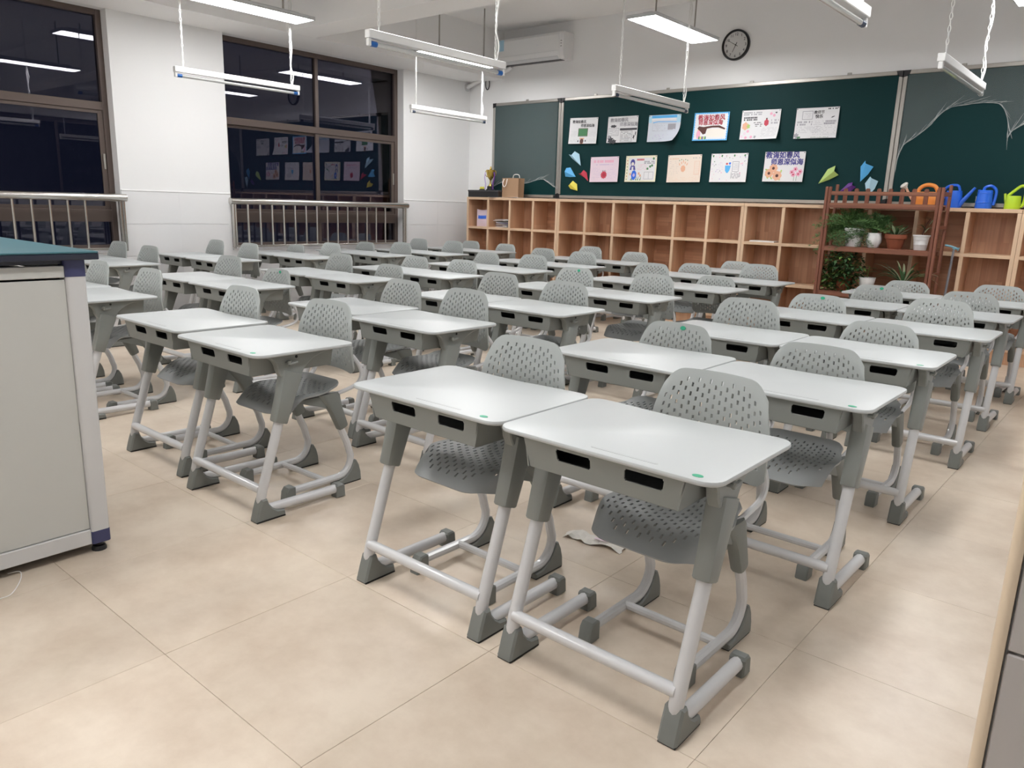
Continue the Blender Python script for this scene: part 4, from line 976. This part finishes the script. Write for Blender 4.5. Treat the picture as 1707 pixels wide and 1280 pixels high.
b = MB(); b.sheet([-.6, -.25, .1, .4, .7], [.46, .52, .60, .66], lambda u, v: (u*.105*(1-.12*v)+.02*(1-v)-.02, -.045*(1-u*u)*sin(pi*min(1, v+.08))-.0225+.012*v, .215*v+.012*u*u*v), .001); b.build('print', 'canblue', t)
random.seed(3)
for k in range(9):
    b = MB(); w, d = random.uniform(.19, .235), random.uniform(.20, .25); hh = .0095
    b.sheet([-.5, -.25, 0, .25, .5], [-.5, 0, .5], lambda u, v: (u*w, v*d, hh/2+.0025*sin(6*u+k)), hh-.005, ); o = b.build('magazine', ['scrap', 'paper', 'inkgrey', 'scrap', 'lilac', 'paper', 'dark', 'scrap', 'paper'][k])
    o.location = (-6.735+random.uniform(-.012, .018), 7.79+random.uniform(-.01, .01), zs+.0012+.0118*k); o.rotation_euler.z = R(random.uniform(-9, 9))
    tag(o, ['lowest', 'second lowest', 'third lowest', 'fourth lowest', 'middle', 'fourth from top', 'third from top', 'second from top', 'topmost'][k]+' worn booklet of the untidy pile in the second cubby', 'booklet', 'booklets piled in the second cubby')
t = thing('booklet_pair', 'flat white booklet lying in a cubby beside the plant rack', 'booklet', (-3.19, 7.75, zs))
b = MB(); b.box(-.13, .13, -.08, .08, 0, .012, .002); b.build('pages', 'paper', t)
b = MB(); b.box(-.13, .13, -.08, .08, .0121, .0135); b.build('cover', 'cream', t)
# ------------------------------------------------------------------ watering cans
def pipe(mb, pts, r, n=10): mb.tube(bez(pts, 5), r, n)
t = thing('watering_can', 'orange watering can with moulded handle behind the plant rack pickets', 'watering can', (-1.745, 7.80, ST), 0, 'watering cans on the rear cubbies')
b = MB(); b.loft([((0, 0, 0), (.092, 0, 0), (0, .058, 0)), ((0, 0, .02), (.102, 0, 0), (0, .064, 0)), ((0, 0, .11), (.100, 0, 0), (0, .062, 0)), ((.0, 0, .135), (.082, 0, 0), (0, .05, 0))], 20, .75); b.build('body', 'orange', t)
b = MB(); pipe(b, [(-.085, -.02, .11), (-.07, -.02, .165), (-.02, -.02, .195), (.05, -.02, .185), (.085, -.02, .13)], .017); b.build('handle', 'orange', t)
b = MB(); pipe(b, [(-.088, -.01, .03), (-.125, -.01, .07), (-.165, -.01, .13), (-.185, -.01, .165)], [.014+(.010-.014)*k/15 for k in range(16)]); b.build('spout', 'peach', t)
b = MB(); b.T = Matrix.Translation((-.190, -.012, .172)) @ Matrix.Rotation(R(-35), 4, 'Y') @ Matrix.Rotation(R(25), 4, 'X'); b.lathe([(.012, -.01), (.014, .0), (.034, .022), (.036, .030), (.028, .038), (.01, .041)], n=16); b.T = None; b.build('rose', 'cream', t)
t = thing('sprinkler_head', 'pale yellow sprinkler head lying in front of the orange can', 'sprinkler head', (-1.735, 7.69, ST))
b = MB(); b.lathe([(.042, 0), (.044, .006), (.034, .016), (.012, .024), (.009, .05), (.007, .052)], n=18); b.build('cone', 'lemon', t)
b = MB(); b.lathe([(.0105, .044), (.0105, .056), (.006, .057)], n=12); b.build('collar', 'yellow', t)
t = thing('watering_can', 'blue watering can with long spout, partly behind the rack post', 'watering can', (-1.545, 7.84, ST), 0, 'watering cans on the rear cubbies')
b = MB(); b.loft([((0, 0, 0), (.066, 0, 0), (0, .060, 0)), ((0, 0, .015), (.072, 0, 0), (0, .066, 0)), ((0, 0, .13), (.064, 0, 0), (0, .060, 0)), ((0, 0, .15), (.060, 0, 0), (0, .056, 0))], 20, .9); b.build('body', 'canblue', t)
b = MB(); pipe(b, [(.045, -.01, .15), (.02, -.01, .195), (-.045, -.01, .19), (-.082, -.01, .15), (-.075, -.01, .08)], .011); b.build('handle', 'canblue', t)
b = MB(); pipe(b, [(.055, -.02, .03), (.09, -.03, .075), (.13, -.04, .13), (.165, -.05, .175)], [.022+(.010-.022)*k/15 for k in range(16)]); b.build('spout', 'canblue', t)
t = thing('watering_can', 'blue watering can with a ring handle, spout turned away', 'watering can', (-1.285, 7.80, ST), 0, 'watering cans on the rear cubbies')
b = MB(); b.loft([((-.015, 0, 0), (.062, 0, 0), (0, .060, 0)), ((-.015, 0, .012), (.066, 0, 0), (0, .064, 0)), ((-.015, 0, .05), (.062, 0, 0), (0, .060, 0)), ((-.015, 0, .15), (.056, 0, 0), (0, .056, 0)), ((-.015, 0, .156), (.050, 0, 0), (0, .050, 0))], 22, .95); b.build('body', 'canblue', t)
b = MB(); b.lathe([(.0645, .046), (.0665, .052), (.0645, .058)], (-.015, 0, 0), 22); b.lathe([(.0585, .125), (.0605, .130), (.0585, .135)], (-.015, 0, 0), 22); b.build('hoop', 'canblue', t)
b = MB(); pipe(b, [(.055, .01, .03), (.062, .02, .10), (.058, .02, .16), (.02, .01, .192), (-.02, .0, .18), (-.03, 0, .15)], .012); b.build('handle', 'canblue', t)
b = MB(); pipe(b, [(-.06, .03, .03), (-.07, .05, .09), (-.072, .06, .16)], .012); b.build('spout', 'canblue', t)
b = MB(); b.T = Matrix.Rotation(R(-28), 4, 'Z'); b.box(-.087, -.085, -.02, .02, .06, .105); b.T = None; b.build('price_label', 'paper', t)
t = thing('watering_can', 'lime green watering can with a big loop handle', 'watering can', (-1.075, 7.79, ST), 0, 'watering cans on the rear cubbies')
b = MB(); b.loft([((-.01, 0, 0), (.058, 0, 0), (0, .055, 0)), ((-.01, 0, .01), (.062, 0, 0), (0, .058, 0)), ((-.01, 0, .10), (.055, 0, 0), (0, .052, 0)), ((-.01, 0, .11), (.053, 0, 0), (0, .050, 0))], 22, .95); b.build('body', 'canlime', t)
b = MB(); pipe(b, [(-.055, 0, .11), (-.01, 0, .155), (.03, 0, .19), (.06, 0, .185), (.072, 0, .13), (.066, 0, .05), (.05, 0, .02)], .012); b.build('handle', 'canlime', t)
b = MB(); pipe(b, [(-.06, .03, .03), (-.075, .05, .08), (-.085, .06, .13)], .010); b.build('spout', 'canlime', t)
b = MB(); b.T = Matrix.Rotation(R(-30), 4, 'Z'); b.box(-.073, -.071, -.016, .016, .035, .08); b.T = None; b.build('price_label', 'paper', t)
# ------------------------------------------------------------------ plant rack
RX0, RX1, RY0, RY1 = -2.475, -1.525, 7.30, 7.60
RC = (RX0+RX1)/2
t = thing('plant_rack', 'dark reddish wooden plant rack with picket top in front of the cubbies', 'plant rack', (RC, RY0, 0))
hw = (RX1-RX0)/2; DD = RY1-RY0
for s in (-1, 1):
    for yy, top in ((0, 1.462), (DD-.03, 1.492)):
        for k in range(2 if yy == 0 else 1):
            b = MB(); x = s*hw+(-.0 if k == 0 else -s*.028); b.box(x-.012, x+.012, yy, yy+.03, 0, top, .003); b.build('post', 'rack', t)
    for z in (.30, .72, 1.12, 1.40):
        b = MB(); b.box(s*hw-.011, s*hw+.011, .031, DD-.031, z, z+.028, .002); b.build('side_rail', 'rack', t)
for z in (.520, .925, 1.31):
    for yy in (.0301, DD-.031-.018):
        b = MB(); b.box(-hw+.013, hw-.013, yy-.028 if yy < .1 else yy, yy-.0005 if yy < .1 else yy+.018, z-.034, z+.008, .003) if yy < .1 else b.box(-hw+.013, hw-.013, yy, yy+.0175, z-.034, z-.001, .003)
        b.build('shelf_rail', 'rackX', t)
    for k in range(4):
        b = MB(); a = .032+k*(DD-.064)/4; b.box(-hw+.013, hw-.013, a+.003, a+(DD-.064)/4-.003, z-.001, z+.012, .002); b.build('slat', 'rackX', t)
for yy, z in ((.004, 1.388), (DD-.022, 1.395)):
    b = MB(); b.box(-hw+(.016 if yy < .1 else .013), hw-(.016 if yy < .1 else .013), yy+.001, yy+.017, z, z+.034, .002); b.build('top_rail', 'rackX', t)
for k in range(9):
    x = -hw+.085+k*(2*hw-.17)/8
    b = MB(); b.prism([(x-.018, 1.325), (x+.018, 1.325), (x+.018, 1.447), (x+.010, 1.457), (x-.010, 1.457), (x-.018, 1.447)], 'y', DD-.0395, DD-.0225, .002); b.build('picket', 'rack', t)
def pot_pos(px, z): return px
def pot(name, label, x, y, z, prof, m, n=24, sq=1, soil=None):
    t = thing(name, label, 'plant', (x, y, z), 0, 'potted plants on the rack')
    inner = [(max(.005, r-.006), h) for r, h in prof[::-1] if h > .02]
    b = MB(); b.lathe(prof+[(prof[-1][0]-.005, prof[-1][1])]+[(prof[-1][0]-.008, prof[-1][1]-.02)], n=n, sq=sq); b.build('pot', m, t)
    b = MB(); b.lathe([(prof[-1][0]-.0085, prof[-1][1]-.03), (prof[-1][0]-.0085, prof[-1][1]-.018), (.01, prof[-1][1]-.012)], n=16, sq=sq); b.build('soil', 'soil', t)
    return t
def leaf(b, base, d, l, w, droop=.3, n=4, fold=.25):
    """one arching blade: base point, direction, length, width"""
    base = Vector(base); d = Vector(d).normalized(); sd = d.cross(Vector((0, 0, 1)))
    sd = sd.normalized() if sd.length > .05 else Vector((1, 0, 0))
    L_ = []; R_ = []; Mi = []
    for i in range(n+1):
        q = i/n; p = base+d*l*q+Vector((0, 0, -droop*l*q*q)); ww = w*sin(pi*(.12+.88*q))**.8*.5 if q < 1 else .0005
        up_ = Vector((0, 0, ww*fold)); L_.append(p-sd*ww+up_); R_.append(p+sd*ww+up_); Mi.append(p)
    v = L_+Mi+R_; k = n+1; f = []
    for i in range(n): f += [(i, i+1, k+i+1, k+i), (k+i, k+i+1, 2*k+i+1, 2*k+i)]
    return b.add(v, f)
def rdir(zmin=-.2, zmax=1):
    a = random.random()*2*pi; return Vector((cos(a), sin(a), random.uniform(zmin, zmax)))
def feathery(parent, spots, nst, L_, m, seed, name='foliage'):
    """asparagus fern: arching stems carrying short needles"""
    random.seed(seed); b = MB()
    for k in range(nst):
        c, dirv, sp = spots[k % len(spots)]
        d = (Vector(dirv)+Vector((random.gauss(0, sp), random.gauss(0, sp*.45), random.gauss(0, sp)))).normalized(); l = L_*random.uniform(.6, 1.15)
        base = Vector(c)+Vector((random.uniform(-.02, .02), random.uniform(-.02, .02), 0)); prev = None
        for i in range(13):
            q = i/12; p = base+d*l*q+Vector((0, 0, -.45*l*q*q))
            if i > 2:
                for s in range(5):
                    dd = (d+Vector((random.gauss(0, .8), random.gauss(0, .8), random.gauss(0, .6)))).normalized(); ll = random.uniform(.018, .045); w = Vector((random.uniform(-.002, .002), .001, .002))
                    b.add([p-w, p+dd*ll*.6+w*1.3, p+dd*ll, p+dd*ll*.5-w], [(0, 1, 2, 3)])
        b.tube([base+d*l*q+Vector((0, 0, -.45*l*q*q)) for q in (0, .25, .5, .75, 1)], .0013, 3, False)
    o = b.build(name, m, parent, flat=True); o['kind'] = 'stuff'; return o
def leafy(parent, centre, ext, n, size, m, seed, name='foliage'):
    random.seed(seed); b = MB()
    for k in range(n):
        u = Vector((random.gauss(0, .5), random.gauss(0, .5), random.gauss(0, .5)))
        if u.length > 1: u.normalize()
        p = Vector(centre)+Vector((u.x*ext[0], u.y*ext[1], u.z*ext[2])); b.cur = 0 if random.random() < .8 else 1
        leaf(b, p, rdir(-.5, .6), random.uniform(.7, 1.3)*size, size*.55, .3, 2)
    o = b.build(name, m, parent, flat=True); o['kind'] = 'stuff'; return o
s2, s3 = .937, .532
T1 = pot('potted_fern', 'feathery fern overflowing a ribbed white pot, upper shelf far left', -2.22, 7.42, s2, [(.062, 0), (.064, .004), (.070, .05), (.0715, .052), (.0705, .054), (.078, .10), (.0795, .102), (.0785, .104), (.084, .145), (.089, .148), (.089, .165)], 'pot')
feathery(T1, [((0, -.01, .15), (-.75, -.15, .85), .35), ((0, 0, .15), (-.3, 0, 1.0), .3), ((0, 0, .15), (.45, -.1, .9), .35), ((0, 0, .15), (-1.1, -.1, .25), .3)], 105, .34, 'fern', 5)
T2 = pot('potted_fern', 'fine-leaved fern trailing over a white bulbous pot, upper shelf second', -2.045, 7.41, s2, [(.040, 0), (.046, .006), (.064, .05), (.066, .08), (.060, .115), (.056, .118), (.058, .13)], 'pot')
feathery(T2, [((0, 0, .12), (-.2, 0, 1.0), .35), ((0, 0, .12), (.4, -.1, .9), .3), ((-.03, -.03, .12), (-.9, -.3, .2), .3), ((0, 0, .12), (.0, 0, 1.2), .3)], 75, .28, 'fern2', 6)
leafy(T2, (-.055, -.05, .055), (.05, .03, .08), 90, .022, ['ivy', 'leafstripe'], 7, 'trailing_leaves')
T3 = pot('potted_aloe', 'striped green succulent in a terracotta pot, upper shelf third', -1.865, 7.41, s2, [(.055, 0), (.058, .006), (.078, .085), (.088, .088), (.090, .11), (.088, .125)], 'terracotta')
random.seed(9)
for k in range(16):
    a = 2*pi*k/16+.2; b = MB(); leaf(b, (.012*cos(a), .012*sin(a), .11), (cos(a), .6*sin(a), .45+.55*(k % 3)/2), random.uniform(.10, .17), .026, .1, 5, .5); b.build('leaf', 'leafstripe' if k % 2 else 'leafdark', T3)
T4 = pot('potted_sprig', 'sparse dark sprig in a ribbed white pot, upper shelf beside the post', -1.66, 7.41, s2, [(.048, 0), (.05, .004), (.055, .045), (.0565, .047), (.0555, .049), (.060, .09), (.0615, .092), (.0605, .094), (.064, .115), (.069, .118), (.069, .13)], 'pot')
random.seed(11); b = MB(); b.tube(bez([(0, 0, .11), (.01, 0, .17), (.03, 0, .23), (.05, 0, .27)], 3), .003, 5); b.build('stem', 'brown', T4)
for k in range(12):
    b = MB(); leaf(b, (.02+.03*random.random()*0+.004*k, 0, .15+.010*k), (random.uniform(-1, 1), random.uniform(-.5, .3), random.uniform(-.1, .8)), random.uniform(.06, .12), .014, .25, 4); b.build('leaf', 'leafdark' if k % 3 else 'leafstripe', T4)
T5 = pot('potted_ivy', 'dense dark ivy hiding its pot, lower shelf far left', -2.26, 7.41, s3, [(.06, 0), (.064, .006), (.08, .12), (.084, .13)], 'terracotta')
leafy(T5, (-.02, -.03, .19), (.20, .10, .20), 900, .05, ['ivy', 'ivylight'], 12); leafy(T5, (-.10, -.06, .06), (.13, .06, .12), 160, .045, ['ivylight', 'fern'], 13, 'trailing_leaves')
T6 = pot('potted_sprout', 'thin sprout in a plain white pot, lower shelf middle', -2.05, 7.39, s3, [(.045, 0), (.048, .004), (.070, .125), (.072, .14)], 'pot')
random.seed(14); b = MB(); b.tube(bez([(0, 0, .12), (.0, 0, .19), (.012, 0, .235)], 3), .003, 5); b.build('stem', 'ivylight', T6)
for k in range(6):
    b = MB(); leaf(b, (.005, 0, .16+.013*k), (random.choice((-1, 1))*random.uniform(.5, 1), random.uniform(-.4, .4), random.uniform(.1, .6)), .085, .03, .4, 4); b.build('leaf', 'brown' if k == 5 else 'ivylight', T6)
T7 = pot('spider_plant', 'spider plant with long striped leaves in a white pot, lower shelf', -1.75, 7.40, s3, [(.068, 0), (.072, .004), (.084, .11), (.087, .125)], 'pot')
random.seed(16)
for k in range(34):
    a = 2*pi*k/34*1.0+random.uniform(-.1, .1); b = MB(); leaf(b, (.015*cos(a), .012*sin(a), .11), (cos(a), .35*sin(a), random.uniform(.6, 1.6)), random.uniform(.28, .42), .020, random.uniform(.35, .75), 7, .35); b.build('leaf', 'leafstripe' if k % 3 == 0 else 'leafdark', T7)
# mop leaning on the cubby
t = thing('squeegee_mop', 'grey pole with a pale blue head leaning beside the plant rack', 'mop', (-1.432, 7.50, 0))
b = MB(); b.tube([(-.01, -.02, .03), (-.002, .10, .955)], .0095, 8); b.build('pole', 'pole', t)
b = MB(); b.tube(bez([(-.075, .10, .985), (-.03, .10, .978), (.0, .10, .968), (.036, .10, .955)], 3), [.009]*9+[.018], 8); b.tube([(-.002, .10, .955), (.004, .10, .972)], .015, 8); b.build('grip_head', 'mopblue', t)
b = MB(); b.box(-.09, .07, -.045, .005, 0, .03, .006); b.build('foot_block', 'dark', t)
# ------------------------------------------------------------------ small things on the floor
t = thing('crumpled_paper', 'crumpled white paper strip on the floor between two front desks', 'paper', (-1.437, 2.215, 0), R(8))
random.seed(21); nz = {}
def zz(i, j): return nz.setdefault((i, j), random.uniform(.0025, .016)*(1 if 0 < i < 12 else .4))
b = MB(); b.sheet(list(range(13)), list(range(5)), lambda u, v: (-.118+.236*u/12+.004*sin(v*2), -.037+.074*v/4*(1-.25*(u/12))+.008*sin(u*.9), zz(u, v)), .0012); b.build('sheet', 'scrap', t, 12)
b = MB(); b.box(.0, .05, -.012, .0, .0172, .0176); b.build('stain', 'pinkpaper', t)
t = thing('plastic_thread', 'thin clear plastic thread curling out under the podium', 'thread', (-2.60, .66, 0))
b = MB(); b.tube(bez([(-.06, .02, .0025), (-.01, .04, .02), (.06, .02, .024), (.11, -.02, .012), (.10, -.05, .0025)], 5), .0014, 5); b.build('strand', 'white', t)
t = thing('cable_tie', 'short white strip lying on the floor by the podium', 'strip', (-2.515, .585, 0), R(-10))
b = MB(); b.box(-.06, .06, -.003, .003, .0002, .0025, .0006); b.build('strip_body', 'white', t)
b = MB(); b.box(.06, .068, -.005, .005, .0002, .005, .001); b.build('strip_head', 'white', t)
bpy.data.objects.remove(TXT_O); bpy.data.curves.remove(TXT)
